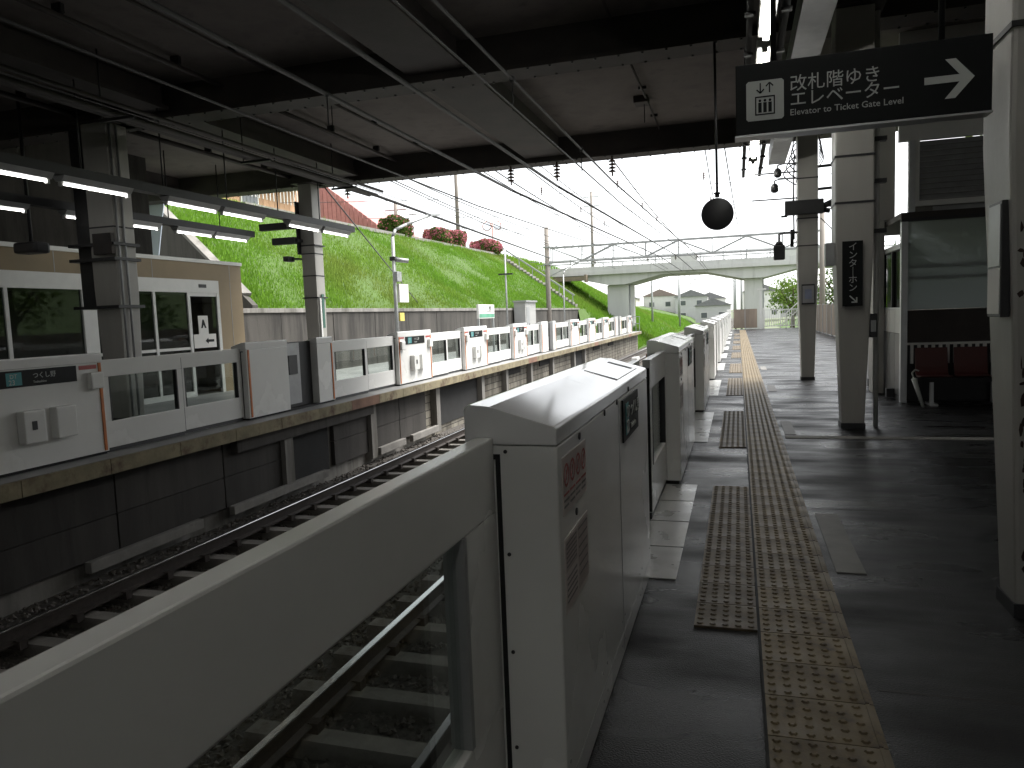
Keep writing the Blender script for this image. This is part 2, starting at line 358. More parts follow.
# side panels of the opposite platform, near stretch, and dark sheets painting the shade of the refuges
pan = [(-2.0, .4), (.4, 2.8), (2.8, 5.2), (5.2, 7.5), (7.5, 9.6), (9.6, 11.2), (12.9, 14.4), (14.4, 15.9), (15.9, 17.45)]
for a, b in pan:
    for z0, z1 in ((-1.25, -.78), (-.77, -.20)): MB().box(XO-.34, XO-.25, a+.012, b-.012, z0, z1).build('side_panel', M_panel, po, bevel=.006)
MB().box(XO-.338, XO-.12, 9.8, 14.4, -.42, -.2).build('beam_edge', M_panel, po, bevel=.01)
for a in (11.25, 14.45, 18.1, 21.75, 24.3, 27.5, 31, 35.4, 38): MB().box(XO-.339, XO-.16, a-.13, a+.13, -1.4, -.2).build('pier', M_conc_st, po, bevel=.01)
for a, b in ((18.3, 21.6), (11.42, 12.8), (35.6, 37.9)): MB().box(XO-.337, XO-.318, a, b, -1.3, -.28).build('refuge_shade', M_shade_black, po)  # no real hollows: black sheets on the wall stand for recess shade
for a, b in ((24.6, 26.4), (29.2, 31.0), (41, 43), (46, 48)): MB().box(XO-.337, XO-.30, a, b, -.5, -.2).build('refuge_shade', M_shade_black, po)  # shallower recess shade, also painted as black sheets
MB().box(XO-.20, XO-.10, 6.9, 8.9, -1.36, -1.22).build('cable_trough', M_conc, po, bevel=.01)
MB().box(XO-.20, XO-.10, 9.6, 12.4, -1.36, -1.22).build('cable_trough', M_conc, po, bevel=.01)
MB().box(XO-.20, XO-.10, 14.6, 15.9, -1.36, -1.2).build('cable_trough', M_conc, po, bevel=.01)
MB().box(XO-.20, XO-.10, 16.3, 17.9, -1.36, -1.2).build('cable_trough', M_conc, po, bevel=.01)
# track bed + stones + rails + sleepers
tb = MB(); nx, ny = 26, 150; xs = [XO-.33+(XN+.11-XO+.33)*i/nx for i in range(nx+1)]; ysb = [Y0+(230-Y0)*(j/ny)**1.6 for j in range(ny+1)]
TC = (-2.40, -5.86)
def bedz(x):
    d = min(abs(x-c) for c in TC); return -1.42-.10*max(0, min(1, (d-1.0)/.4))
vv = [(x, y, bedz(x)+random.uniform(-.02, .02)) for y in ysb for x in xs]
tb.poly(vv, [(j*(nx+1)+i, j*(nx+1)+i+1, (j+1)*(nx+1)+i+1, (j+1)*(nx+1)+i) for j in range(ny) for i in range(nx)])
bed = tag(tb.build('track_bed', M_ball), kind='structure')
st = MB()
OCT = [(1,0,0),(-1,0,0),(0,1,0),(0,-1,0),(0,0,1),(0,0,-1)]; OF = [(0,2,4),(2,1,4),(1,3,4),(3,0,4),(2,0,5),(1,2,5),(3,1,5),(0,3,5)]
for i in range(34000):
    y = 1.5+38*random.random()**1.5; x = random.uniform(XO-.3, XN+.1); r = random.uniform(.018, .036)
    q = Matrix.Rotation(random.uniform(0, 6.3), 3, Vector((random.random(), random.random(), random.random()+.1)).normalized())
    st.poly([q @ Vector((a*r*random.uniform(.8, 1.4), b*r*random.uniform(.8, 1.4), c*r*random.uniform(.6, 1.1)))+Vector((x, y, bedz(x)+.012)) for a, b, c in OCT], OF)
tag(st.build('ballast_stones', M_stone), 'dark brown crushed ballast stones between the rails', 'gravel', kind='stuff')
slm = MB().hexa([(-1.0,-.11,0),(1.0,-.11,0),(1.0,.11,0),(-1.0,.11,0),(-.98,-.085,.14),(.98,-.085,.14),(.98,.085,.14),(-.98,.085,.14)]).mesh('sleeper', M_sleep)
for ti, (tc, lab) in enumerate(zip(TC, ('railway track beside the near platform, seen through the gate glass', 'railway track running along the opposite platform wall'))):
    t = thing('railway_track', lab, 'track', (tc, 2, -1.46))
    for sgn in (-1, 1):
        x = tc+sgn*.5335
        prof = [(x-.06, -1.255), (x+.06, -1.255), (x+.06, -1.243), (x+.012, -1.225), (x+.012, -1.145), (x+.032, -1.135), (x+.032, -1.106), (x-.032, -1.106), (x-.032, -1.135), (x-.012, -1.145), (x-.012, -1.225), (x-.06, -1.243)]
        r = MB().prism(prof[::-1], 'y', Y0, 230).build('rail', M_rail, t)
        MB().prism([(x-.030, -1.1055), (x-.026, -1.1), (x+.026, -1.1), (x+.030, -1.1055)], 'y', Y0, 230).build('running_surface', M_railtop, r)
        y = 2.5; cl = MB()
        while y < 40: cl.box(x-.10, x+.10, y-.04, y+.04, -1.31, -1.225); y += .62
        tag(cl.build('rail_clips', M_rail, t), kind='stuff')
    y = 0.6+ti*.2; k = 0
    while y < 92:
        o = link('sleeper', slm, (tc+random.uniform(-.02, .02), y, -1.442), t, random.uniform(-.012, .012)); y += .62
    rest = MB(); 
    while y < 180: rest.box(tc-1, tc+1, y-.1, y+.1, -1.42, -1.31); y += .62
    tag(rest.build('distant_sleepers', M_sleep, t), kind='stuff')
tag(MB().box(-6.05, -5.7, 44, 45.2, -1.33, -1.13).build('track_balise', M_white, bevel=.05), 'white beacon box lying between the far rails', 'track beacon')

# ---------------------------------------------------------------- embankment
def top_x(y): return -19.5-.6*max(0, (y-30)/35)
def surf(x, y):
    xt = top_x(y); zt = 2.0+.7*(-13-xt)
    if x >= -13:
        e = max(0, min(1, (y-60.8)/5.0)); e = e*e*(3-2*e)
        return max(-1.55, -1.55+(3.55-.7*(x+13))*e) if y > 60.8 else -1.55
    if x <= xt: return zt+.02*(xt-x)
    return 2.0+(zt-2.0)*((-13-x)/(-13-xt))
def y_start(x): return 18.3+.42*max(0, min(6.3, -13.0-x))
eb = MB(); X = [-13.0, -13.6, -14.5, -15.5, -16.5, -17.5, -18.5, -19.5, -20.2, -21.5, -24, -30, -45, -90]
X = [-7.9, -9.0, -10.0, -11.0, -12.0, -13.001]+X[1:]
YS = [0, .02, .05, .08, .12, .16, .2, .25, .3, .35, .4, .45, .5, .55, .6, .65, .7, .75, .8, .9, 1]
def ey(x, t):
    ys = y_start(x); return ys+(62.5-ys)*t
Xw = [-13.001]+X[6:]
v = []
for x in Xw:
    for t in YS: yy = ey(x, t); v.append((x, yy, surf(x, yy)+(0 if x > -13.1 else random.uniform(-.06, .06))))
nY = len(YS)
eb.poly(v, [(i*nY+j, i*nY+j+1, (i+1)*nY+j+1, (i+1)*nY+j) for i in range(len(Xw)-1) for j in range(nY-1)], True)
YS2 = [60.8, 61.5, 62.5, 63.5, 64.5, 66, 68, 70, 72, 75, 80, 90, 110, 140, 200]
v = [(x, max(62.5, yy) if x < -13 else yy, max(-1.55, surf(x, yy)*(1 if yy < 84 or surf(x, yy) < 0 else max(.35, 1-(yy-84)/80)))) for x in X for yy in YS2]; nY = len(YS2)
eb.poly(v, [(i*nY+j, i*nY+j+1, (i+1)*nY+j+1, (i+1)*nY+j) for i in range(len(X)-1) for j in range(nY-1)], True)
tag(eb.build('embankment', M_grassb), kind='structure')
gb = MB()
def blade(x, y, z, h, w, lean=.5):
    a = random.uniform(0, 6.28); dx, dy = math.cos(a)*w, math.sin(a)*w
    lx, ly = random.uniform(-lean, lean)*h, random.uniform(-lean, lean)*h
    gb.poly([(x-dx, y-dy, z-.03), (x+dx, y+dy, z-.03), (x+lx, y+ly, z+h)], [(0, 1, 2)])
cl = [(random.uniform(-20.5, -13), random.uniform(18, 64), random.random()) for _ in range(160)]
for i in range(75000):
    x = -13.05-7.6*random.random(); t = random.random()**1.35; y = ey(x, t)+.05; z = surf(x, y)
    hgt = random.uniform(.07, .17)*(1+.6*math.sin(x*1.3+y*.7)*math.sin(y*.41+1)); 
    if random.random() < .25: cx, cy, hh = random.choice(cl); x = cx+random.gauss(0, .35); y = cy+random.gauss(0, .5); hgt = random.uniform(.12, .26)*(.6+hh)
    if x > -13.05 or y < y_start(x)+.1 or y > 63: continue
    blade(x, y, surf(x, y), hgt, random.uniform(.012, .03))
def surf2(x, y): z = surf(x, y); return max(-1.55, z*(1 if y < 84 or z < 0 else max(.35, 1-(y-84)/80)))
for i in range(42000):
    x = random.uniform(-20.5, -8.0); y = 61.2+85*random.random()**1.7
    if x < -13 and y < 63: continue
    blade(x, y, surf2(x, y), random.uniform(.15, .4), random.uniform(.03, .07))
tag(gb.build('grass', M_grass), 'bright green grass covering the embankment slope', 'grass', kind='stuff')
# retaining wall (panels) and end wall with its sloping coping
rw = thing('retaining_wall', 'weathered grey concrete retaining wall below the grass slope', 'wall', (-13, 40, 0))
y = 16.3
while y < 63:
    MB().box(-13.2, -13.0+random.uniform(-.006, .006), y+.012, min(63, y+3.0)-.012, -.05, 1.93).build('wall_panel', M_rwall, rw, bevel=.008); y += 3.0
MB().box(-13.3, -12.95, 16.3, 63, 1.93, 2.06).build('coping', M_conc_st, rw, bevel=.01)
ew = thing('embankment_end_wall', 'dark concrete wall with sloping top closing the embankment behind the beige building', 'wall', (-16, 19, 0))
pts = [(-13.02, 18.3), (-19.6, 18.3+.42*6.58)]
a = Vector((-13.02, 18.25, 0)); b = Vector((-19.6, 21.0, 0)); 
MB().poly([(-13.02,18.25,-.5),(-19.6,21.0,-.5),(-19.6,21.0,6.75),(-13.02,18.25,2.15),(-13.02,18.0,-.5),(-19.6,20.75,-.5),(-19.6,20.75,6.75),(-13.02,18.0,2.15)], [(0,1,2,3),(7,6,5,4),(3,2,6,7),(0,3,7,4),(1,5,6,2)]).build('wall_face', M_rwall, ew)
MB().bar((-13.4, 18.3, 2.47), (-19.6, 20.87, 6.80), .30, .10).build('coping', M_conc_st, ew, bevel=.01)
bw = thing('rear_wall', 'dark concrete wall added behind the beige building to keep daylight out under the deck', 'wall', (-14, 0, 0))
MB().box(-13.6, -13.2, Y0, 14.6, -.5, 5.56).build('wall_face', M_rwall, bw)  # added to close the open left side and darken the space under the deck

# ---------------------------------------------------------------- deck over the tracks
cz = thing('overhead_deck', 'dark concrete deck with girders roofing over both platforms', 'station roof', (-4, 0, 5))
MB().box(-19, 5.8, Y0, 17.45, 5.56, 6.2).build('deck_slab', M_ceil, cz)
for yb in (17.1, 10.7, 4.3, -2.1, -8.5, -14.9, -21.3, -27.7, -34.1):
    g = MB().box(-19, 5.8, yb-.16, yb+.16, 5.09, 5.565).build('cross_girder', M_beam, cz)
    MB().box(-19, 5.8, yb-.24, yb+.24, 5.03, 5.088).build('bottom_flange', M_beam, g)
ybs = [17.1, 10.7, 4.3, -2.1, -8.5]
for y1, y0 in zip(ybs[:-1], ybs[1:]):
    for x0, x1 in ((-4.62, -3.72), (-9.4, -8.9), (.2, .55), (-14.6, -14.1)):
        g = MB().box(x0+.12, x1-.12, y0+.245, y1-.245, 5.2, 5.562).build('long_girder', M_beam, cz)
        MB().box(x0, x1, y0+.245, y1-.245, 5.14, 5.198).build('bottom_flange', M_beam, g)

k = 0
for (x, z, r, lab) in ((-1.6, 5.5, .02, 'thin conduit under the deck left of the strip lights'), (-6.9, 5.48, .025, 'thin conduit under the deck above the far track'), (-7.9, 5.42, .04, 'thicker conduit under the deck near the opposite gates'), (-10.9, 5.3, .05, 'conduit under the deck behind the opposite columns')):
    t = thing('ceiling_conduit', lab, 'conduit', (x, 5, z))
    for y1, y0 in zip(ybs[:-1], ybs[1:]):
        MB().tube((x, y0+.17, z), (x, y1-.17, z), r, 8).build('conduit_length', M_beam, t)
        for yy in (y0+1.2, y0+3.2, y0+5.2): MB().box(x-.07, x+.07, yy-.03, yy+.03, z+r*.6, 5.561).build('saddle', M_dark, t)
for i, (x, y) in enumerate(((-7.0, 12.3), (-1.5, 8.3), (-6.8, 6.4), (-1.7, 14.6))):
    t = thing('ceiling_junction_box', 'small dark box on the deck underside, ' + ['above the far track beyond the second girder', 'left of the strip lights', 'above the far track at the top left', 'near the deck edge above the near gates'][i], 'junction box', (x, y, 5.4))
    MB().box(x-.13, x+.13, y-.18, y+.18, 5.44, 5.562).build('housing', M_beam, t, bevel=.01); MB().tube((x+.05, y, 5.10), (x+.05, y, 5.44), .008).build('cable_tail', M_rub, t)
for yb in (17.1, 10.7, 4.3):
    bl = MB()
    for q in range(60):
        x = -14+q*.32; bl.tube((x, yb-.2, 5.012), (x, yb-.2, 5.03), .018, 6); bl.tube((x, yb+.2, 5.012), (x, yb+.2, 5.03), .018, 6)
    tag(bl.build('flange_bolts', M_dark, cz), kind='stuff')

# ================================================================= COLUMNS
def column(x0, x1, y0, y1, ztap, taper, ztop, label, name='platform_column', chips=()):
    t = thing(name, label, 'column', ((x0+x1)/2, (y0+y1)/2, 0), 'tapered columns carrying the deck')
    tp = taper
    b = MB()
    b.poly([(x0+tp, y0+tp, .03), (x1-tp, y0+tp, .03), (x1-tp, y1-tp, .03), (x0+tp, y1-tp, .03), (x0, y0, ztap), (x1, y0, ztap), (x1, y1, ztap), (x0, y1, ztap), (x0, y0, ztop), (x1, y0, ztop), (x1, y1, ztop), (x0, y1, ztop)],
           [(0,3,2,1),(0,1,5,4),(1,2,6,5),(2,3,7,6),(3,0,4,7),(4,5,9,8),(5,6,10,9),(6,7,11,10),(7,4,8,11),(8,9,10,11)])
    b.build('shaft', M_colm, t, bevel=.02)
    MB().box(x0+tp-.01, x1-tp+.01, y0+tp-.01, y1-tp+.01, 0, .07).build('foot', M_dark, t)
    MB().box(x0-.12, x1+.12, y0-.12, y1+.12, ztop, ztop+.05).build('cap_plate', M_beam, t)
    for zb in (2.75, 3.3, 4.1): MB().box(x0-.008, x1+.008, y0-.008, y1+.008, zb, zb+.025).build('strap', M_dark, t)
    return t
c1 = column(1.185, 1.6, 3.96, 4.38, 2.3, .09, 5.03, 'nearest tapered column at the right edge, with a notice frame')
for i in range(46):
    z = random.choice([random.uniform(.2, 1.9), random.uniform(.55, 1.25)]); tp_ = .09*(1-min(1, z/2.3)); x = 1.215+tp_+abs(random.gauss(0, .04)); yf = 3.96+tp_-.001
    w = random.uniform(.004, .02); hh = random.uniform(.006, .045)
    k = 6; MB().poly([(x+w*math.cos(6.283*q/k)*random.uniform(.5, 1.2), yf-.001-.0*q, z+hh*math.sin(6.283*q/k)*random.uniform(.5, 1.2)) for q in range(k)], [tuple(range(k))]).build('paint_chip', M_chip, c1)
c2 = column(1.14, 1.57, 9.92, 10.35, 2.3, .085, 5.03, 'middle tapered column bearing the vertical black sign')
c3 = column(1.18, 1.57, 16.45, 16.85, 2.3, .07, 5.03, 'farthest near-platform column with black box and loudspeaker')
column(1.11, 1.52, -2.3, -1.9, 2.3, .09, 5.03, 'tapered column behind the viewpoint on the near platform')
c4 = column(-10.5, -9.98, 10.2, 10.65, 2.3, .05, 5.03, 'opposite column standing before the beige building')
c5 = column(-10.47, -10.09, 16.6, 17.0, 2.3, .03, 5.03, 'opposite column standing before the grass slope')
c6 = column(-10.5, -10.0, 3.9, 4.3, 2.3, .05, 5.03, 'opposite column hidden left of the first gate cabinet')
# ducts and boxes on the opposite columns
MB().box(-10.85, -10.52, 10.28, 10.6, 2.0, 5.0).build('cable_duct', M_dark, c4, bevel=.01)
MB().box(-10.35, -9.96, 10.1, 10.19, 2.85, 3.2).build('control_box', M_beam, c4, bevel=.01)
for z in (1.95, 2.75, 3.0): MB().box(-10.9, -9.93, 10.12, 10.7, z, z+.05).build('clamp', M_dark, c4)
for dx in (0, .07): MB().tube((-9.95, 10.25+dx*2, .1), (-9.95, 10.25+dx*2, 5), .02).build('conduit', M_grey, c4)
MB().box(-10.09, -10.05, 16.65, 16.72, .2, 2.2).build('conduit', M_frame, c5)
MB().box(-10.075, -10.052, 16.75, 16.85, 1.45, 2.3).build('vertical_sign', mat('green_sign', (.04, .12, .09), .4, .05), c5)
MB().box(-10.52, -10.475, 16.5, 17.05, 3.3, 4.6).build('cable_duct', M_dark, c5)
for z in (2.2, 3.5): MB().box(-10.5, -10.05, 16.57, 17.03, z, z+.03).build('strap', M_dark, c5)
tag(c5)
# speakers hanging left of the opposite column
for i, (z, L, lab) in enumerate(((3.92, .95, 'upper black bar-shaped box bracketed to the opposite column by the slope'), (3.55, .6, 'lower black bar-shaped box bracketed to the opposite column by the slope'))):
    t = thing('display_box', lab, 'display box', (-10.9, 16.4, z)); MB().box(-10.5-L, -10.46, 16.3, 16.45, z, z+.17).build('housing', M_dark, t, bevel=.015)
    MB().box(-10.47, -10.40, 16.36, 16.6, z+.05, z+.12).build('bracket', M_dark, t)
t = thing('platform_camera', 'small dark camera below the bar-shaped boxes on the opposite column', 'camera', (-10.6, 16.4, 3.2))
MB().box(-10.75, -10.6, 16.2, 16.5, 3.12, 3.25).build('housing', M_dark, t, bevel=.02); MB().box(-10.6, -10.46, 16.4, 16.6, 3.17, 3.21).build('bracket', M_dark, t)

# ================================================================= PLATFORM GATES
def gate_xf(side): return (-.50, -1) if side == 'near' else (-8.03, 1)
def ux(side, u): xf, s = gate_xf(side); return xf+s*u
def gbox(b, side, u0, u1, y0, y1, z0, z1):
    a, c = sorted((ux(side, u0), ux(side, u1))); return b.box(a, c, y0, y1, z0, z1)
def station_plate(side, face_u, y0, y1, z0, z1, parent, full=True):
    out = -1 if face_u < .1 else 1
    p = gbox(MB(), side, *sorted((face_u, face_u+out*.008)), y0, y1, z0, z1).build('station_plate', M_sign, parent)
    x = ux(side, face_u+out*.0095); h = z1-z0
    s = 1 if x > ux(side, .14) else -1
    yd = (0, 0, 1)
    # text reads left to right as seen from outside the face: +X face -> +Y is to the right
    xd = (0, 1, 0) if s > 0 else (0, -1, 0); st_ = y0 if s > 0 else y1; sg = 1 if s > 0 else -1; L = y1-y0
    gbox(MB(), side, *sorted((face_u+out*.0075, face_u+out*.010)), *sorted((st_+sg*.13*L, st_+sg*.31*L)), z0+.12*h, z1-.12*h).build('number_tile', M_teal, p)
    text('DT', h*.36, M_txt, 'lettering', p, (x+s*.002, st_+sg*.17*L, z0+h*.54), xd, yd)
    text('23', h*.42, M_txt, 'lettering', p, (x+s*.002, st_+sg*.155*L, z0+h*.17), xd, yd)
    text('つくし野', h*.40, M_txt, 'lettering', p, (x, st_+sg*.44*L, z0+h*.48), xd, yd)
    text('Tsukushino', h*.2, M_txt, 'lettering', p, (x, st_+sg*.44*L, z0+h*.18), xd, yd)
def cabinet(side, y0, y1, kind, label, detail=1):
    t = thing('gate_cabinet', label, 'platform gate', (ux(side, .14), (y0+y1)/2, 0), 'gate cabinets on the %s platform' % side)
    gap = None
    if kind == 'wide': gap = (y0+(y1-y0)*.43, y0+(y1-y0)*.79)
    segs = [(y0, y1)] if not gap else [(y0, gap[0]), (gap[1], y1)]
    for a, b in segs:
        gbox(MB(), side, 0, .28, a, b, .035, 1.175).build('body', M_white, t, bevel=.006)
        prof = [(0, 1.178), (0, 1.225), (.006, 1.232), (.20, 1.290), (.265, 1.296), (.28, 1.284), (.28, 1.178)]
        c = MB().prism([(ux(side, u), z) for u, z in (prof if side != 'near' else prof[::-1])][::-1], 'y', a-.001, b+.001).build('cap', M_cap, t, bevel=.004)
    gbox(MB(), side, .02, .26, y0+.02, y1-.02, .002, .035).build('plinth', M_rub, t)
    if gap:
        gbox(MB(), side, .10, .13, gap[0], gap[1], .04, 1.24).build('back_panel', M_dark, t)
        d = gbox(MB(), side, .14, .17, gap[0]+.05, gap[0]+(gap[1]-gap[0])*.55, .1, 1.22).build('emergency_door', M_grey, t)
        gbox(MB(), side, .171, .2, gap[0]+.15, gap[0]+.42, .65, 1.0).build('handle', M_dark, d)
    else:
        # recess panel and slot on the sloping top
        def tz(u): return 1.236+(u-.012)*(.054/.188)
        for nm, m, ya, yb, u0, u1, e in (('top_hatch', M_grey if False else mat('cap_hatch', (.68, .68, .68), .12, .04, 4), .62, .93, .035, .19, .0015), ('vent_slot', M_dark, .875, .90, .05, .175, .003)):
            A = y0+(y1-y0)*ya; Bq = y0+(y1-y0)*yb
            P = [(ux(side, u0), A, tz(u0)+e-.004), (ux(side, u1), A, tz(u1)+e-.004), (ux(side, u1), Bq, tz(u1)+e-.004), (ux(side, u0), Bq, tz(u0)+e-.004)]
            MB().hexa(P+[(x, y, z+.005) for x, y, z in P]).build(nm, m, t)
    L = y1-y0
    # track side
    if kind != 'wide':
        station_plate(side, .28, y0+L*.20, y0+L*.78, .97, 1.16, t)
        gbox(MB(), side, .2805, .284, y0+.09, y0+L*.17, 1.12, 1.16).build('warning_label', M_red, t)
        gbox(MB(), side, .2805, .284, y1-.36, y1-.10, 1.10, 1.15).build('warning_label', M_red, t)
        for a in (y0+.06, y1-.26): gbox(MB(), side, .28, .36, a, a+.2, .85, 1.06).build('sensor_box', M_white, t, bevel=.02)
        if detail:
            for a in (.32, .55):
                q = gbox(MB(), side, .28, .40, y0+L*a, y0+L*(a+.15), .33, .70).build('door_drive_box', M_white, t, bevel=.015)
                if a == .32: gbox(MB(), side, .3995, .404, y0+L*(a+.05), y0+L*(a+.085), .48, .58).build('key_switch', M_dark, q)
    for a in (y0+.035, y1-.075): gbox(MB(), side, .279, .292, a, a+.04, .05, 1.17).build('orange_strip', M_orange, t)
    # slots for the leaves
    for yy, dd in ((y0, -1), (y1, 1)):
        gbox(MB(), side, .172, .186, *sorted((yy, yy+dd*.004)), .04, 1.135).build('slot_seal', M_rub, t)
        gbox(MB(), side, .172, .225, *sorted((yy, yy+dd*.005)), 1.135, 1.15).build('slot_seal', M_rub, t)
        for zz in (.25, .55, .85, 1.158):
            MB().tube((ux(side, .155), yy, zz), (ux(side, .155), yy+dd*.003, zz), .006, 8).build('bolt', M_dark, t)
    # platform side
    if side == 'near' and kind != 'wide':
        x = -.50
        for sy in (.52,): MB().box(x-.001, x+.0012, y0+L*sy, y0+L*sy+.004, .05, 1.17).build('panel_seam', M_grey, t)
        MB().box(x-.001, x+.0012, y0+.01, y1-.01, .13, .134).build('panel_seam', M_grey, t)
        for sy in (.02, .28, .32, .50, .54, .78, .82, .98):
            for sz in (.09, .2): MB().tube((x, y0+L*sy, sz), (x+.002, y0+L*sy, sz), .006, 8).build('screw', M_grey, t)
        station_plate(side, 0, y0+L*.56, y0+L*.79, .97, 1.16, t)
        for (ky, kz) in ((.14, 1.155), (.36, 1.165), (.5, 1.17), (.66, 1.19), (.105, .925)):
            k = MB().tube((x, y0+L*ky, kz), (x+.004, y0+L*ky, kz), .012, 10).build('keyhole', M_dark, t)
        if detail:
            p1 = MB().box(x-.001, x+.002, y0+.05, y0+.40, .955, 1.13).build('safety_notice', mat('notice_pale', (.55, .50, .48), .5, .06, 8), t)
            for k in range(4):
                cy = y0+.097+k*.085
                MB().poly([(x+.0032, cy+r_*math.cos(6.2832*q/20), 1.072+r_*math.sin(6.2832*q/20)) for r_ in (.036, .027) for q in range(20)], [(q, (q+1) % 20, (q+1) % 20+20, q+20) for q in range(20)]).build('prohibition_ring', M_red, p1)
                MB().bar((x+.0028, cy+.022, 1.094), (x+.0028, cy-.022, 1.05), .0012, .005).build('prohibition_bar', M_red, p1)
                MB().box(x+.0021, x+.0026, cy-.005, cy+.005, 1.057, 1.087).build('pictogram', M_print, p1)
                for r in range(3): MB().box(x+.002, x+.0028, cy-.035, cy+.035-.01*(r == 2), 1.012-r*.018, 1.019-r*.018).build('print_line', M_red if r == 0 else M_print, p1)
            p2 = MB().box(x-.001, x+.002, y0+.05, y0+.40, .655, .885).build('safety_notice', mat('notice_pale', (.5, .5, .5)), t)
            MB().box(x+.002, x+.0026, y0+.06, y0+.22, .78, .875).build('print_block', M_pink, p2)
            MB().box(x+.002, x+.0026, y0+.235, y0+.39, .67, .875).build('print_block', M_pink, p2)
            for r in range(6):
                MB().box(x+.0026, x+.0032, y0+.07, y0+.21, .862-r*.014, .867-r*.014).build('print_line', M_print, p2)
                MB().box(x+.0026, x+.0032, y0+.245, y0+.38, .86-r*.03, .866-r*.03).build('print_line', M_print, p2)
            for r in range(5): MB().box(x+.002, x+.0028, y0+.07, y0+.21, .755-r*.018, .761-r*.018).build('print_line', M_print, p2)
    return t
def leaf(side, y0, y1, label, u0=.19, handle_end=1):
    t = thing('gate_leaf', label, 'platform gate', (ux(side, u0), (y0+y1)/2, 0), 'sliding gate leaves on the %s platform' % side)
    u1 = u0+.055; zt = 1.2; zo = .98; zb = .40; s0 = .10; s1 = .10
    big = side == 'near' and y0 < 2
    if big: s0 = .12; s1 = .26
    gbox(MB(), side, u0, u1, y0, y1, zo, zt).build('top_rail', M_white, t, bevel=.006)
    gbox(MB(), side, u0, u1, y0, y1, .06, zb).build('bottom_panel', M_white, t, bevel=.006)
    gbox(MB(), side, u0, u1, y0, y0+s0, zb+.001, zo-.001).build('stile', M_white, t)
    gbox(MB(), side, u0, u1, y1-s1, y1, zb+.001, zo-.001).build('stile', M_white, t)
    g = gbox(MB(), side, u0+.022, u0+.032, y0+s0, y1-s1, zb, zo).build('glass_pane', G_clear, t)
    for a in (y0+s0, y1-s1-.022): gbox(MB(), side, u0-.003, u1+.003, a+.001, a+.022, zb+.002, zo-.002).build('gasket', M_grey if big else M_dark, g)
    gbox(MB(), side, u0+.01, u1-.01, y0+.02, y1-.02, .008, .059).build('guide_rail', M_dark, t)
    gbox(MB(), side, u0+.005, u1-.005, *((y1-.004, y1+.012) if handle_end > 0 else (y0-.012, y0+.004)), .07, 1.14).build('edge_rubber', M_rub, t)
    return t
descr = {0: 'behind the viewpoint', 1: 'largest in view, with red-ringed notices on its side'}
for i, (a, L) in enumerate(zip(NEAR, NL)):
    lab = ['white gate cabinet behind the viewpoint on the near platform', 'large white gate cabinet in the foreground with red-ringed notices'][i] if i < 2 else \
        'white gate cabinet, %s beyond the foreground one along the yellow tactile strip' % ORD[i-2]
    cabinet('near', a, a+L, 'wide' if L > 2.5 else 'std', lab, detail=i < 5)
    if i+1 < len(NEAR):
        b0, b1 = a+L, NEAR[i+1]; m = (b0+b1)/2
        if i == 0:
            leaf('near', b0+.02, -.45, 'glazed sliding gate leaf behind the viewpoint on the near platform', .19, 1)
            leaf('near', -.42, b1-.004, 'big white-framed glazed gate leaf in the bottom left foreground', .19, -1)
        else:
            leaf('near', b0+.01, m-.013, 'glazed gate leaf just beyond the %s near-platform cabinet from the front' % ORD[i-1], .19, 1)
            leaf('near', m+.013, b1-.01, 'glazed gate leaf just before the %s near-platform cabinet from the front' % ORD[i], .12, -1)
OPP = [(.3, 2.5), (5.72, 7.55), (10.45, 13.2), (16.2, 18.2), (20.7, 22.8), (25.75, 27.55), (29.8, 32.3), (35.4, 37.4), (40.0, 42.0), (44.6, 46.6), (49.2, 51.8), (55, 57)]
ol = ['white opposite gate cabinet left of the name plate one, out of frame', 'leftmost opposite gate cabinet in view, bearing the dark つくし野 plate', 'wide opposite gate cabinet with an open dark recess, before the column by the slope',
      'opposite gate cabinet right beside the lamp pole with two drive boxes', 'opposite gate cabinet in front of the station name board', 'opposite gate cabinet just right of the station name board']
for i, (a, b) in enumerate(OPP):
    lab = ol[i] if i < len(ol) else 'opposite white gate cabinet, %s to the right of the station name board' % ORD[i-5]
    cabinet('opposite', a, b, 'wide' if b-a > 2.35 else 'std', lab, detail=i < 6)
    if i+1 < len(OPP):
        b0, b1 = b, OPP[i+1][0]; m = (b0+b1)/2
        leaf('opposite', b0+.01, m-.013, 'opposite glazed gate leaf on the right of the %s opposite cabinet from the left' % ORD[i], .19, 1)
        leaf('opposite', m+.013, b1-.01, 'opposite glazed gate leaf on the left of the %s opposite cabinet from the left' % ORD[i+1], .12, -1)

# ================================================================= NEAR PLATFORM THINGS
# hanging direction sign
hs_ = thing('direction_sign', 'long black hanging sign with lift pictogram, white Japanese lettering and right arrow', 'sign', (.55, 4.0, 2.4))
MB().box(.0, 1.118, 3.99, 4.09, 2.405, 2.745).build('sign_box', M_sign, hs_, bevel=.004)
MB().box(-.005, 1.121, 3.987, 4.093, 2.395, 2.4045).build('bottom_trim', M_alu, hs_)
for x in (.18, .92): MB().tube((x, 4.04, 2.745), (x, 4.04, 5.56), .014).build('hanger_rod', M_dark, hs_)
yf = 3.9885; X3 = (1, 0, 0); Z3 = (0, 0, 1)
PX, PZ = .05, 2.468
pic = MB().prism([(PX+.01, PZ), (PX+.165, PZ), (PX+.175, PZ+.01), (PX+.175, PZ+.18), (PX+.165, PZ+.19), (PX+.01, PZ+.19), (PX, PZ+.18), (PX, PZ+.01)], 'y', yf-.002, yf+.002).build('pictogram_tile', M_txt, hs_)
fr = MB(); ya, yb = yf-.0035, yf-.002
for q in ((.041, .047, .025, .115), (.128, .134, .025, .115), (.041, .134, .025, .031), (.041, .134, .109, .115)): fr.box(PX+q[0], PX+q[1], ya, yb, PZ+q[2], PZ+q[3])
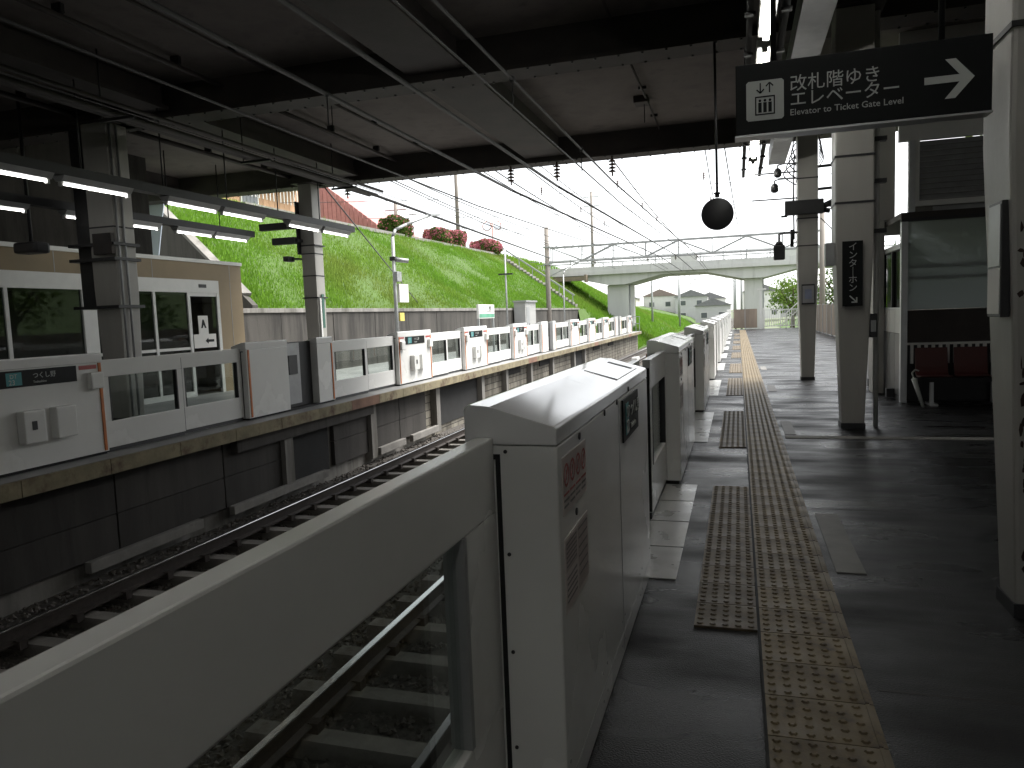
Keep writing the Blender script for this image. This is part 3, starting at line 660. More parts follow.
fr.build('lift_frame', M_sign, pic)
for x in (.064, .0875, .111):
    MB().box(PX+x-.008, PX+x+.008, ya, yb, PZ+.037, PZ+.085).build('figure', M_sign, pic)
    MB().tube((PX+x, ya, PZ+.094), (PX+x, yb, PZ+.094), .0065, 10).build('figure_head', M_sign, pic)
for x, d in ((.066, -1), (.109, 1)):
    ar = MB().box(PX+x-.003, PX+x+.003, ya, yb, PZ+.13, PZ+.178); zt = PZ+(.179 if d > 0 else .129)
    for s in (-1, 1): ar.bar((PX+x, yf-.0028, zt-d*.001), (PX+x+s*.017, yf-.0028, zt-d*.019), .0015, .006)
    ar.build('lift_arrow', M_sign, pic)
text('改札階ゆき', .082, M_txt, 'lettering', hs_, (.25, yf, 2.597), X3, Z3, ext=.001)
text('エレベーター', .082, M_txt, 'lettering', hs_, (.25, yf, 2.523), X3, Z3, ext=.001)
text('Elevator to Ticket Gate Level', .042, M_txt, 'lettering', hs_, (.252, yf, 2.477), X3, Z3, ext=.001)
MB().prism([(.84, 2.548), (.84, 2.580), (.985, 2.580), (.925, 2.652), (.968, 2.652), (1.045, 2.564), (.968, 2.476), (.925, 2.476), (.985, 2.548)], 'y', yf-.0015, yf+.001).build('arrow', M_txt, hs_)
# round disc hung on a rod
dm = thing('hanging_mirror', 'round dark disc hanging on a thin rod above the near gates', 'mirror', (-.25, 10.5, 2.6))
MB().tube((-.25, 10.5, 3.03), (-.26, 10.5, 5.03), .017).build('rod', M_dark, dm)
MB().lathe((-.25, 10.5, 2.81), [(.02, -.03), (.19, -.028), (.212, -.01), (.212, .012), (.19, .02)], 28, (0, 1, 0)).build('disc', M_dark, dm)
MB().lathe((-.25, 10.5, 3.03), [(.03, 0), (.03, .04), (.045, .045), (.045, .06), (.02, .07)], 10).build('joint', M_dark, dm)
# fluorescent row and trunking above the near platform
for i, (a, b, z, lab) in enumerate(((-6.0, -4.8, 4.25, 'ceiling strip light farthest behind the viewpoint'), (-3.6, -2.4, 4.25, 'ceiling strip light behind the viewpoint'), (-.6, .6, 4.25, 'ceiling strip light directly over the viewpoint'), (2.5, 3.7, 4.25, 'ceiling strip light above the foreground gate cabinet'), (5.4, 6.6, 4.25, 'ceiling strip light nearest overhead above the near gates'), (7.1, 8.3, 4.25, 'ceiling strip light at the top edge above the hanging sign'), (8.7, 9.9, 4.25, 'ceiling strip light just above the top edge of the hanging sign'), (13.1, 14.6, 4.25, 'strip light seen below the sign against the sky, nearer one'), (15.2, 16.7, 4.25, 'strip light seen below the sign against the sky, farther one'))):
    t = thing('strip_light', lab, 'light', (.3, (a+b)/2, z), 'strip lights over the near platform')
    MB().box(.22, .38, a-.06, b+.06, z+.05, z+.13).build('housing', M_frame, t, bevel=.01)
    MB().tube((.30, a, z+.03), (.30, b, z+.03), .024, 10).build('tube', M_tube, t)
    for yy in (a-.03, b+.03): MB().box(.27, .33, yy-.02, yy+.02, z, z+.06).build('lampholder', M_frame, t)
    for yy in (a+.2, b-.2): MB().tube((.3, yy, z+.13), (.3, yy, 5.2), .01).build('hanger_rod', M_dark, t)
for x, lab in ((.14, 'left black cable rail beside the near strip lights'), (.47, 'right black cable rail beside the near strip lights')):
    t = thing('cable_rail', lab, 'cable rail', (x, 10, 4.3))
    MB().box(x-.03, x+.03, 2.5, 17.3, 4.36, 4.44).build('channel', M_rub, t)
    for k in range(12):
        yy = 3+k*1.2; MB().tube((x, yy, 4.44), (x, yy, 5.56 if abs(((yy+2.1) % 6.4)) > .3 else 5.05), .008).build('hanger_rod', M_dark, t)
        MB().box(x-.05, x+.05, yy-.03, yy+.03, 4.33, 4.359).build('bracket', M_rub, t)
dk = thing('ventilation_duct', 'pale rectangular duct running under the deck right of the strip lights', 'duct', (.78, 10, 4.4))
for a in (1.0, 3.2, 5.4, 7.6, 9.8, 12.0, 14.2): MB().box(.62, .94, a, a+2.19, 4.42, 4.70).build('duct_section', M_grey, dk, bevel=.008)
for k in range(7): MB().tube((.78, 2+k*2.2, 4.7), (.78, 2+k*2.2, 5.56), .012).build('hanger_rod', M_dark, dk)
cbt = thing('cable_loop', 'black coiled cable at the top of the nearest column', 'cable', (1.3, 4, 3.2))
for (cx, cy, czz, r) in ((1.28, 4.1, 3.12, .11), (1.32, 4.1, 3.3, .17)):
    MB().path([(cx+r*math.cos(q/14*6.283), cy-.12-.01*q/14, czz+r*math.sin(q/14*6.283)) for q in range(15)], .007).build('cable', M_rub, cbt)
MB().path([(.3, 4.6, 4.4), (.8, 4.4, 3.5), (1.15, 3.98, 3.25), (1.5, 3.97, 3.4)], .012).build('cable', M_rub, cbt)
t = thing('pipe_run', 'thick dark pipes crossing under the deck above the nearest column', 'pipe', (2, 4, 3.6))
for z, r in ((3.35, .06), (3.6, .05), (3.85, .04)): MB().tube((1.0, 3.9, z+.02), (5.6, 3.9, z+.10), r, 10).build('pipe', M_beam, t)
MB().box(1.0, 1.11, 3.85, 4.3, 3.28, 3.95).build('bracket', M_dark, t)
# column 1 notice frame (on its track side)
nb = thing('notice_frame', 'narrow framed notice on the side of the nearest column', 'notice', (1.18, 4.1, 1.7))
MB().box(1.172, 1.212, 4.01, 4.20, 1.46, 2.0).build('frame', M_dark, nb, bevel=.004)
MB().box(1.168, 1.1725, 4.022, 4.188, 1.70, 1.985).build('sheet', M_grey, nb); MB().box(1.168, 1.1725, 4.022, 4.188, 1.475, 1.69).build('sheet', M_paper, nb)
# column 2 vertical sign
vs = thing('vertical_sign', 'narrow black vertical sign with white katakana on the middle column', 'sign', (1.33, 9.9, 1.9))
MB().box(1.215, 1.44, 9.875, 9.915, 1.52, 2.30).build('board', M_sign, vs)
for i, ch in enumerate('インタ｜ホン'):
    text(ch, .105, M_txt, 'lettering', vs, (1.33, 9.874, 2.195-i*.098), X3, Z3, 'CENTER', .001)
MB().prism([(1.29, 1.64), (1.30, 1.65), (1.365, 1.585), (1.365, 1.625), (1.38, 1.625), (1.38, 1.56), (1.315, 1.56), (1.315, 1.575), (1.355, 1.575)], 'y', 9.872, 9.8745).build('arrow', M_txt, vs)
t = thing('intercom_box', 'small dark intercom box on the right of the middle column', 'intercom', (1.6, 10, 1.3))
MB().box(1.53, 1.62, 9.98, 10.16, 1.13, 1.42).build('housing', M_dark, t, bevel=.01); MB().box(1.545, 1.605, 9.974, 9.981, 1.2, 1.34).build('panel', M_grey, t)
MB().box(1.5, 1.535, 10.0, 10.12, 1.2, 1.3).build('bracket', M_dark, t)
t = thing('junction_box', 'grey junction box clamped to the left of the middle column', 'junction box', (1.1, 10, 2.2))
MB().box(1.03, 1.135, 9.95, 10.1, 2.02, 2.30).build('housing', M_grey, t, bevel=.01); MB().box(1.04, 1.12, 9.944, 9.951, 2.05, 2.27).build('lid', M_grey, t)
pp = thing('pipe_riser', 'vertical grey pipe clamped to the right of the middle column', 'pipe', (1.68, 10.1, 0))
MB().tube((1.64, 10.2, .0), (1.64, 10.2, 5.03), .028, 12).build('pipe', M_frame, pp)
for z in (2.4, 3.0, 3.5): MB().box(1.56, 1.74, 10.13, 10.25, z, z+.05).build('clamp', M_dark, pp)
# column 3 gear
t = thing('poster', 'grey-framed poster on the farthest near-platform column', 'poster', (1.38, 16.45, 1.8))
MB().box(1.25, 1.50, 16.42, 16.455, 1.57, 1.98).build('frame', M_dark, t); MB().box(1.265, 1.485, 16.412, 16.421, 1.60, 1.95).build('sheet', M_grey, t); MB().box(1.31, 1.44, 16.408, 16.4125, 1.68, 1.88).build('print_block', mat('poster_blue', (.25, .28, .4), .6), t)
t = thing('train_display', 'black box-shaped display fixed across the farthest near-platform column', 'display box', (1.3, 16.3, 3.4))
MB().box(.93, 1.66, 16.28, 16.445, 3.38, 3.66).build('housing', M_dark, t, bevel=.012); MB().box(.86, .98, 16.3, 16.42, 3.35, 3.378).build('visor', M_dark, t)
MB().tube((1.66, 16.36, 3.52), (1.84, 16.36, 3.6), .06, 10).build('side_lamp', M_dark, t); MB().tube((1.66, 16.36, 3.44), (1.78, 16.36, 3.42), .05, 10).build('side_lamp', M_dark, t)
t = thing('loudspeaker', 'dark bell-shaped loudspeaker hanging beside the farthest near-platform column', 'loudspeaker', (.82, 16.4, 2.5))
MB().box(.71, .93, 16.3, 16.5, 2.50, 2.80).build('horn', M_dark, t, bevel=.03); MB().lathe((.82, 16.4, 2.8), [(.09, 0), (.06, .06), (.03, .08)], 12).build('neck', M_dark, t)
MB().path([(.82, 16.4, 2.86), (.82, 16.4, 3.02), (.9, 16.45, 3.04), (1.19, 16.5, 3.04)], .022, 8).build('bracket', M_dark, t)
for z, x, lab in ((4.35, .80, 'small dark camera on an arm high beside the farthest near column'), (4.05, .74, 'second small dark camera on the lower arm beside the farthest near column')):
    t = thing('platform_camera', lab, 'camera', (x, 16.4, z))
    MB().lathe((x, 16.4, z-.19), [(.04, 0), (.075, .03), (.075, .13), (.04, .18)], 12).build('dome', M_dark, t); MB().path([(x, 16.4, z-.01), (x, 16.4, z+.05), (x+.1, 16.45, z+.08), (1.19, 16.5, z+.08)], .015).build('arm', M_dark, t)
t = thing('service_arms', 'thin black rails tying the far near-platform column to the light row', 'bracket', (1, 16.5, 4.2))
for z in (4.28, 3.75): MB().tube((.3, 16.55, z), (1.19, 16.6, z), .015).build('rail', M_dark, t)
for z in (4.35, 3.9, 3.55): MB().tube((1.56, 16.65, z), (2.25, 16.65, z+.02), .03, 8).build('rail', M_dark, t)
cbt = thing('cable_bundle', 'looping black cables at the top of the farthest near column', 'cable', (1.1, 16.42, 4))
for k in range(5):
    r = .10+.03*k
    MB().path([(1.15-r*.6*math.sin(q/10*3.14)*(1+.2*k), 16.42-.01*k, 4.95-.13*k-q/10*.45) for q in range(11)], .013).build('cable', M_rub, cbt)
    MB().path([(1.58+r*.4*math.sin(q/10*3.14), 16.42, 4.9-.06*k-q/10*.35) for q in range(11)], .011).build('cable', M_rub, cbt)
MB().path([(1.12, 16.43, 4.6), (1.10, 16.43, 3.8), (1.11, 16.42, 2.9)], .016).build('cable', M_rub, cbt); MB().tube((1.07, 16.43, 3.1), (1.07, 16.43, 2.75), .035).build('splice_sleeve', M_rub, cbt)
MB().path([(1.62, 16.5, 3.3), (2.0, 16.6, 2.9), (2.3, 16.7, 2.5)], .01).build('cable', M_rub, cbt)

# waiting shelter
sh = thing('waiting_shelter', 'glazed waiting shelter with tiled base on the right of the near platform', 'shelter', (3.8, 14.2, 0))
SX0, SX1, SY0, SY1 = 2.4, 5.3, 12.7, 15.85
k = 0
wb = MB().box(SX0+.012, SX0+.1, SY0+.1, SY1, 0, 1.44).build('side_wall', M_conc, sh)
for i in range(7):
    a = SY0+.1+i*(SY1-SY0-.1)/7; b = a+(SY1-SY0-.1)/7
    MB().box(SX0, SX0+.0115, a+.004, b-.004, .09, 1.05).build('wall_tile', M_gtile, sh); MB().box(SX0, SX0+.0115, a+.004, b-.004, 1.06, 1.42).build('wall_tile', M_wtile, sh)
MB().box(SX0-.01, SX0+.12, SY0+.1, SY1, 1.42, 1.46).build('sill', M_alu, sh)
for i, a in enumerate((SY0+.1, 13.5, 14.3, 15.1, SY1-.06)):
    MB().box(SX0, SX0+.08, a, a+.06, 1.46, 2.36).build('mullion', M_dark, sh)
for a, b in ((12.86, 13.5), (13.56, 14.3), (14.36, 15.1), (15.16, 15.79)): MB().box(SX0+.03, SX0+.04, a, b, 1.46, 2.36).build('glass_pane', G_win, sh)
MB().box(SX0-.02, SX0+.1, SY0, SY1, 2.36, 2.44).build('side_header', M_alu, sh)
for y in (13.2, 14.1, 15.0): MB().box(SX0-.12, SX0-.001, y, y+.12, .02, .16).build('drain_block', M_dark, sh, bevel=.01)
MB().box(SX0-.006, SX0+.0, SY0+.1, SY1, 0, .085).build('skirting', M_dark, sh)
# front with post, frosted screen, dark panel, fins
for x in (SX0-.02, 3.62): MB().box(x, x+.09, SY0-.04, SY0+.06, 0, 2.80).build('post', M_alu, sh)
MB().box(SX0+.07, 3.62, SY0, SY0+.02, 1.42, 2.75).build('frosted_screen', G_frost, sh)
MB().box(SX0-.02, 5.3, SY0-.045, SY0+.07, 2.75, 2.80).build('screen_header', M_dark, sh)
for z in (2.05, 1.88): MB().box(SX0+.07, 3.62, SY0+.05, SY0+.09, z, z+.05).build('handrail', M_grey, sh)
MB().box(3.71, 5.3, SY0, SY0+.02, 1.0, 2.75).build('frosted_screen', G_frost, sh)
MB().box(SX0+.07, 5.3, SY0, SY0+.05, .92, 1.415).build('front_panel', M_beam, sh)
MB().box(SX0+.07, 5.3, SY0+.3, SY0+.35, 0, .92).build('back_wall', M_dark, sh)
MB().box(SX0+.07, 5.3, SY0-.03, SY0+.02, .885, .918).build('fin_rail', M_frame, sh)
for k in range(14):
    x = SX0+.12+k*.098; MB().box(x, x+.04, SY0-.028, SY0+.018, .60, .884).build('fin', M_frame, sh)
MB().box(SX0, 5.3, 12.8, 15.85, 2.81, 2.9).build('ceiling', M_beam, sh)
# upper wall over the shelter
uw = thing('upper_wall', 'pale wall with framed louvre panel above the waiting shelter', 'wall', (4, 13, 3))
MB().box(2.49, 2.58, 12.75, 12.85, 2.9, 3.955).build('corner_post', M_alu, uw); MB().box(2.36, 5.45, 12.80, 12.88, 3.96, 5.56).build('wall_face', M_frame, uw)
MB().box(2.585, 5.45, 12.78, 12.86, 2.98, 3.06).build('sill', M_frame, uw); MB().box(2.585, 2.64, 12.78, 12.86, 3.061, 3.955).build('frame_post', M_frame, uw); MB().box(2.585, 5.45, 12.93, 12.97, 2.9, 3.955).build('backing', M_conc_st, uw)
MB().box(2.85, 5.45, 12.87, 12.925, 2.9, 2.975).build('lower_strip', M_grey, uw)
for k in range(11): MB().hexa([(2.642,12.80,3.07+k*.08),(5.45,12.80,3.07+k*.08),(5.45,12.84,3.10+k*.08),(2.642,12.84,3.10+k*.08),(2.642,12.80,3.082+k*.08),(5.45,12.80,3.082+k*.08),(5.45,12.84,3.148+k*.08),(2.642,12.84,3.148+k*.08)]).build('louvre_slat', M_grey, uw)
wc = thing('wall_pier', 'pale square pier rising behind the middle column', 'pier', (2.38, 14.1, 0))
MB().box(2.2, 2.53, 14.0, 14.4, 2.92, 5.56).build('shaft', M_colm, wc, bevel=.01); MB().box(2.2, 2.375, 14.0, 14.4, 0, 2.92).build('base', M_colm, wc, bevel=.01)
# seats
bn = thing('bench_row', 'row of red plastic bucket seats in front of the waiting shelter', 'bench', (3.4, 12.4, 0))
prof = [(12.18, .44), (12.24, .425), (12.36, .41), (12.48, .415), (12.54, .45), (12.575, .55), (12.59, .68), (12.60, .84), (12.575, .85), (12.55, .68), (12.535, .56), (12.51, .47), (12.46, .44), (12.36, .435), (12.24, .45)]
MB().box(2.56, 4.56, 12.36, 12.42, .34, .405).build('beam', M_dark, bn)
for i in range(4):
    x = 2.56+i*.52
    MB().prism(prof, 'x', x, x+.44).build('seat', M_seat, bn, bevel=.012)
for x in (2.75, 4.3): MB().bar((x, 12.39, 0.0), (x, 12.39, .34), .05, .05).build('leg', M_alu, bn); MB().box(x-.05, x+.05, 12.2, 12.56, 0.0, .03).build('foot', M_alu, bn)
t = thing('umbrella', 'small pale folded umbrella leaning against the left red seat', 'umbrella', (2.53, 12.1, 0))
MB().tube((2.56, 12.0, .01), (2.46, 12.14, .42), .022, 8, .035).build('canopy', M_txt, t); MB().path([(2.46, 12.14, .42), (2.44, 12.16, .50), (2.48, 12.16, .55), (2.53, 12.15, .53)], .012).build('handle', M_txt, t)
t = thing('litter_bin', 'dull steel cylinder bin standing behind the bench by the nearest column', 'bin', (3.5, 12.1, 0))
MB().lathe((3.95, 11.6, 0), [(.14, 0), (.15, .02), (.15, 1.05), (.16, 1.06), (.16, 1.2), (.1, 1.24)], 16).build('drum', M_steel, t); MB().lathe((3.95, 11.6, 1.18), [(.162, 0), (.162, .03)], 16).build('rim', M_dark, t)
# right boundary
rwl = thing('side_wall', 'dark wall closing the right of the near platform under the deck', 'wall', (5.6, 0, 0)); MB().box(5.45, 5.6, Y0, 15.9, 0, 5.56).build('wall_face', M_conc_st, rwl)
bf = thing('panel_fence', 'brown panel fence along the outer edge of the near platform', 'fence', (4.6, 37, 0))
y = 15.95; k = 0
while y < 56:
    MB().box(4.42, 4.47, y+.05, y+1.95, .05, 1.55+.01*(k % 3)).build('fence_panel', M_bfence, bf, bevel=.006); MB().box(4.40, 4.50, y-.04, y+.04, 0, 1.62).build('post', M_grey, bf); y += 2.0; k += 1
# end of near platform: fence with bars, white post
ef = thing('end_fence', 'white bar fence closing the far end of the near platform', 'fence', (2.5, 56.6, 0))
for z in (.15, 1.3): MB().box(-.6, 4.4, 56.55, 56.6, z, z+.06).build('rail', M_frame, ef)
for k in range(34): MB().box(-.58+k*.15, -.54+k*.15, 56.555, 56.595, .211, 1.299).build('bar', M_frame, ef)
for x in (-.6, 1.7, 4.3): MB().box(x, x+.1, 56.5, 56.65, 0, 1.5).build('post', M_frame, ef)
t = thing('stair_railing', 'white handrail sloping up behind the end fence', 'railing', (3.5, 58, 0))
MB().bar((2.9, 58, .6), (5.0, 58, 2.6), .06, .06).build('handrail', M_frame, t); MB().bar((2.9, 58, .1), (5.0, 58, 2.0), .06, .06).build('lower_rail', M_frame, t)
for k in range(6): MB().bar((2.95+k*.4, 58, -1.5), (2.95+k*.4, 58, .65+k*.38), .05, .05).build('baluster', M_frame, t)
t = thing('white_post', 'slim white post standing by the far end of the yellow strip', 'post', (1.5, 55.6, 0)); MB().box(1.45, 1.6, 55.5, 55.65, 0, 2.75).build('shaft', M_frame, t, bevel=.01); MB().box(1.3, 1.9, 55.45, 55.7, 2.75, 2.87).build('head', M_frame, t)
t = thing('brown_gate', 'small brown gate panel at the far end of the gate row', 'gate', (.4, 56.2, 0)); MB().box(-.3, .45, 56.2, 56.25, .1, 1.45).build('leaf', M_bfence, t); MB().box(.5, 1.3, 56.2, 56.25, .1, 1.45).build('leaf', M_bfence, t); MB().box(.45, .5, 56.18, 56.27, 0, 1.55).build('post', M_grey, t)
wf = thing('white_end_panels', 'tall white panels ending the near gate row', 'fence', (-.6, 55.2, 0))
for k in range(3): MB().box(-.76, -.50, 53.75+k*.92, 54.6+k*.92, 0, 1.45).build('panel', M_white, wf, bevel=.01)

# ================================================================= OPPOSITE PLATFORM THINGS
bb = thing('beige_building', 'low beige station building with white framed windows on the opposite platform', 'building', (-12.5, 6, 0))
BX = -12.0
MB().box(-12.97, BX-.02, -20, 16.2, 0, 2.36).build('core', M_shade_black, bb); bpy.data.objects.remove(bpy.data.objects['core'])
MB().box(-12.97, BX, -20, 16.2, 2.68, 3.08).build('parapet', M_beige, bb); MB().box(-12.99, BX+.03, -20, 16.23, 3.08, 3.16).build('roof_coping', M_frame, bb)
MB().box(-12.97, BX+.02, -20, 15.3, 2.38, 2.678).build('window_header', M_frame, bb)
MB().box(-12.97, BX, 15.302, 16.2, 0, 2.679).build('wall', M_beige, bb)
for y in (8.4, 10.8, 13.2, 15.75): MB().box(BX, BX+.004, y, y+.012, 2.69, 3.07).build('panel_joint', M_grey, bb)
MB().box(BX+.001, BX+.005, 15.74, 15.752, 0, 2.67).build('panel_joint', M_grey, bb)
wins = [(0.0, 3.3), (3.3, 6.6), (6.6, 9.75), (9.75, 11.75), (11.75, 13.15), (13.15, 14.2)]
for i, (a, b) in enumerate(wins):
    w = MB().box(BX-.04, BX+.02, a, a+.07, .0, 2.379).build('window', M_frame, bb)
    if i == 3: MB().box(BX-.04, BX+.03, b-.42, b-.1, .0, 2.379).build('pilaster', M_frame, w)
    MB().box(BX-.02, BX-.01, a+.07, b, .12, 2.379).build('pane', G_win, w); MB().box(BX-.03, BX+.01, a+.07, b, 1.08, 1.14).build('transom', M_frame, w); MB().box(BX-.05, BX+.02, a+.07, b, 0, .12).build('sill', M_frame, w)
d = MB().box(BX-.04, BX+.02, 14.2, 14.29, 0, 2.379).build('door', M_frame, bb); MB().box(BX-.04, BX+.02, 15.2, 15.3, 0, 2.379).build('door_frame', M_frame, d); MB().box(BX-.02, BX-.01, 14.29, 15.2, .1, 2.3).build('pane', G_win, d)
MB().box(BX-.03, BX+.01, 14.29, 15.2, 2.3, 2.378).build('door_frame', M_frame, d)
n_ = MB().box(BX-.008, BX+.002, 14.34, 15.1, 1.10, 1.42).build('notice', M_paper, d); MB().box(BX-.008, BX+.003, 14.52, 14.85, 1.42, 1.85).build('notice', M_paper, d)
MB().prism([(14.72, 1.26), (14.82, 1.33), (14.82, 1.29), (15.02, 1.29), (15.02, 1.23), (14.82, 1.23), (14.82, 1.19)], 'x', BX+.002, BX+.006).build('arrow', M_sign, n_)
MB().prism([(14.60, 1.56), (14.66, 1.76), (14.70, 1.76), (14.78, 1.56), (14.73, 1.56), (14.69, 1.64), (14.65, 1.56)], 'x', BX+.003, BX+.007).build('pictogram', M_sign, n_)
MB().box(BX+.02, BX+.03, 14.6, 14.85, 2.50, 2.58).build('sensor', M_dark, bb)
MB().box(-12.97, -12.9, -20, 15.3, 0, 2.37).build('rear_wall', M_conc, bb); MB().box(-12.9, BX-.05, -20, 15.3, .003, .01).build('floor', M_conc, bb)
t = thing('white_pier', 'pale square column rising behind the beige building', 'column', (-16.2, 17.3, 0)); MB().box(-16.45, -15.95, 17.25, 17.6, -1.6, 5.0).build('shaft', M_wtile, t, bevel=.02); MB().box(-16.6, -15.8, 17.2, 17.7, 5.0, 5.03).build('cap', M_frame, t)
t = thing('hanging_sheet', 'slanting pale blue sheet hanging beside the pale column behind the beige building', 'sheet', (-15.6, 17.3, 4))
MB().hexa([(-15.88,17.4,3.6),(-15.55,17.4,3.6),(-15.55,17.43,3.6),(-15.88,17.43,3.6),(-15.72,17.4,5.2),(-15.2,17.4,5.2),(-15.2,17.43,5.2),(-15.72,17.43,5.2)]).build('cloth', M_sheet, t); MB().box(-15.9, -15.1, 17.38, 17.45, 5.2, 5.26).build('rail', M_dark, t); MB().tube((-15.5,17.41,5.26), (-15.5, 17.3, 5.56), .02).build('hanger_rod', M_dark, t)
# strip lights rows
rows = [(-9.0, 3.63, [(3.6, 4.8), (5.0, 6.2), (6.9, 8.1), (8.35, 9.5), (10.36, 11.54), (11.75, 12.9), (13.85, 15.0), (15.2, 16.3)], 'front'), (-11.2, 3.58, [(6.2, 7.4), (8.3, 9.6), (10.4, 11.4), (11.8, 12.55), (13.1, 14.15), (14.3, 15.4)], 'rear')]
for X_, Z_, tubes, nm in rows:
    tk = thing('light_trunking', 'dark trunking carrying the %s row of strip lights over the opposite platform' % nm, 'trunking', (X_, 10, Z_+.2))
    MB().box(X_-.09, X_+.09, tubes[0][0]-.3, tubes[-1][1]+.25, Z_+.11, Z_+.25).build('channel', M_dark, tk)
    for k in range(8):
        yy = tubes[0][0]+.3+k*1.6
        if yy < tubes[-1][1]: MB().tube((X_, yy, Z_+.25), (X_, yy, 5.2 if abs(((yy+2.1) % 6.4)-0) > .4 else 5.04), .012).build('hanger_rod', M_dark, tk)
    for i, (a, b) in enumerate(tubes):
        t = thing('strip_light', 'strip light, %s from the left in the %s row over the opposite platform' % (ORD[i], nm), 'light', (X_, (a+b)/2, Z_), 'strip lights over the opposite platform')
        MB().hexa([(X_-.05,a-.05,Z_+.03),(X_+.05,a-.05,Z_+.03),(X_+.05,b+.05,Z_+.03),(X_-.05,b+.05,Z_+.03),(X_-.11,a-.05,Z_+.109),(X_+.11,a-.05,Z_+.109),(X_+.11,b+.05,Z_+.109),(X_-.11,b+.05,Z_+.109)]).build('housing', M_grey, t)
        MB().tube((X_, a, Z_), (X_, b, Z_), .013, 8).build('tube', M_tube2, t)
        for yy in (a-.02, b+.02): MB().box(X_-.025, X_+.025, yy-.02, yy+.02, Z_-.03, Z_+.03).build('lampholder', M_frame, t)
t = thing('hanging_camera', 'dark camera hanging on a pole left of the opposite column', 'camera', (-11.5, 10.0, 3)); MB().tube((-11.5, 9.95, 3.12), (-11.5, 9.95, 5.56), .03).build('pole', M_dark, t); MB().box(-11.75, -11.25, 9.8, 10.1, 2.93, 3.12).build('housing', M_dark, t, bevel=.05)
t = thing('pipe_run', 'bundle of pale pipes running under the deck above the opposite gates', 'pipe', (-8.4, 10, 4.6))
for dx, z, r in ((0, 4.62, .05), (.16, 4.7, .035), (-.2, 4.66, .06)): MB().tube((-8.4+dx, -6, z), (-8.4+dx, 16.8, z), r, 8).build('pipe', M_beam, t)
for k in range(7): MB().box(-8.72, -8.1, -4+k*3.2, -3.95+k*3.2, 4.54, 4.58).build('bracket', M_dark, t); MB().tube((-8.68, -3.97+k*3.2, 4.56), (-8.68, -3.97+k*3.2, 5.56 if k not in (2,) else 5.56), .012).build('hanger_rod', M_dark, t)
# platform lamp pole
def lamp(x, y, h, r, arm, label, boxes=False):
    t = thing('platform_lamp', label, 'lamp post', (x, y, 0)); MB().tube((x, y, 0), (x, y, h), r, 10, r*.8).build('pole', M_galv, t)
    if arm: MB().path([(x, y, h), (x+.05, y+.12, h+.22), (x+.2, y+.6, h+.42), (x+.35, y+2.1, h+.85)], r*.7, 8).build('arm', M_galv, t); MB().bar((x+.35, y+2.0, h+.85), (x+.42, y+2.7, h+.95), .22, .09).build('lamp_head', M_galv, t, bevel=.02)
    return t
t = lamp(-10.0, 20.9, 4.1, .065, True, 'grey lamp post with curved arm and boxes on the opposite platform')
MB().box(-10.0, -9.85, 20.78, 21.1, 2.75, 3.05).build('equipment_box', M_galv, t, bevel=.02); MB().box(-9.95, -9.88, 20.95, 21.6, 2.12, 2.68).build('notice_board', M_paper, t, bevel=.008)
MB().box(-9.95, -9.9, 20.95, 21.25, 1.55, 1.80).build('label_plate', mat('yellow_label', (.6, .5, .12), .5), t); MB().tube((-10, 20.9, 3.42), (-9.6, 21.1, 3.36), .07, 10).build('floodlight', M_galv, t); MB().box(-10.09, -9.91, 20.8, 21, 3.38, 3.5).build('clamp', M_dark, t)
t = lamp(-10.6, 34.3, 4.75, .05, False, 'slim white pole with a short crossbar on the opposite platform'); MB().box(-10.95, -10.25, 34.25, 34.35, 3.55, 3.62).build('crossbar', M_dark, t)
t = lamp(-10.6, 46.7, 4.1, .05, True, 'slim pole with lamp arm near the far end of the opposite platform')
t = thing('station_name_board', 'pale station name board on two legs on the opposite platform', 'sign', (-10.5, 30.8, 0))
MB().box(-10.55, -10.45, 29.8, 31.9, 1.52, 2.12).build('board', M_paper, t, bevel=.01); MB().box(-10.448, -10.442, 29.85, 31.85, 1.56, 1.72).build('line_colour_band', mat('band_green', (.10, .30, .20), .5), t)
for y in (29.85, 31.8): MB().box(-10.54, -10.46, y-.04, y+.04, 0, 1.52).build('leg', M_galv, t)
text('つくし野', .30, M_sign, 'lettering', t, (-10.447, 30.25, 1.80), (0, 1, 0), Z3)
t = thing('equipment_hut', 'small pale equipment hut at the foot of the slope near the bridge', 'hut', (-12.3, 45, 0))
MB().box(-12.9, -12.2, 43.2, 45.6, 0, 2.4).build('wall', mat('hut_grey', (.33, .33, .32), .7, .1, 2), t); MB().box(-12.95, -12.1, 43.1, 45.7, 2.4, 2.5).build('roof', M_grey, t); d = MB().box(-12.2, -12.18, 43.4, 44.1, .05, 2.1).build('door', M_grey, t); MB().box(-12.18, -12.16, 43.95, 44.05, 1.0, 1.1).build('handle', M_dark, d)
t = thing('steel_railing', 'grey railing at the far end of the opposite platform', 'railing', (-8, 59, 0))
for z in (.6, 1.15): MB().box(-9.8, -7.5, 60.0, 60.05, z, z+.05).build('rail', M_galv, t)
for k in range(9): MB().box(-9.8+k*.28, -9.76+k*.28, 60.0, 60.05, 0, 1.15).build('baluster', M_galv, t)

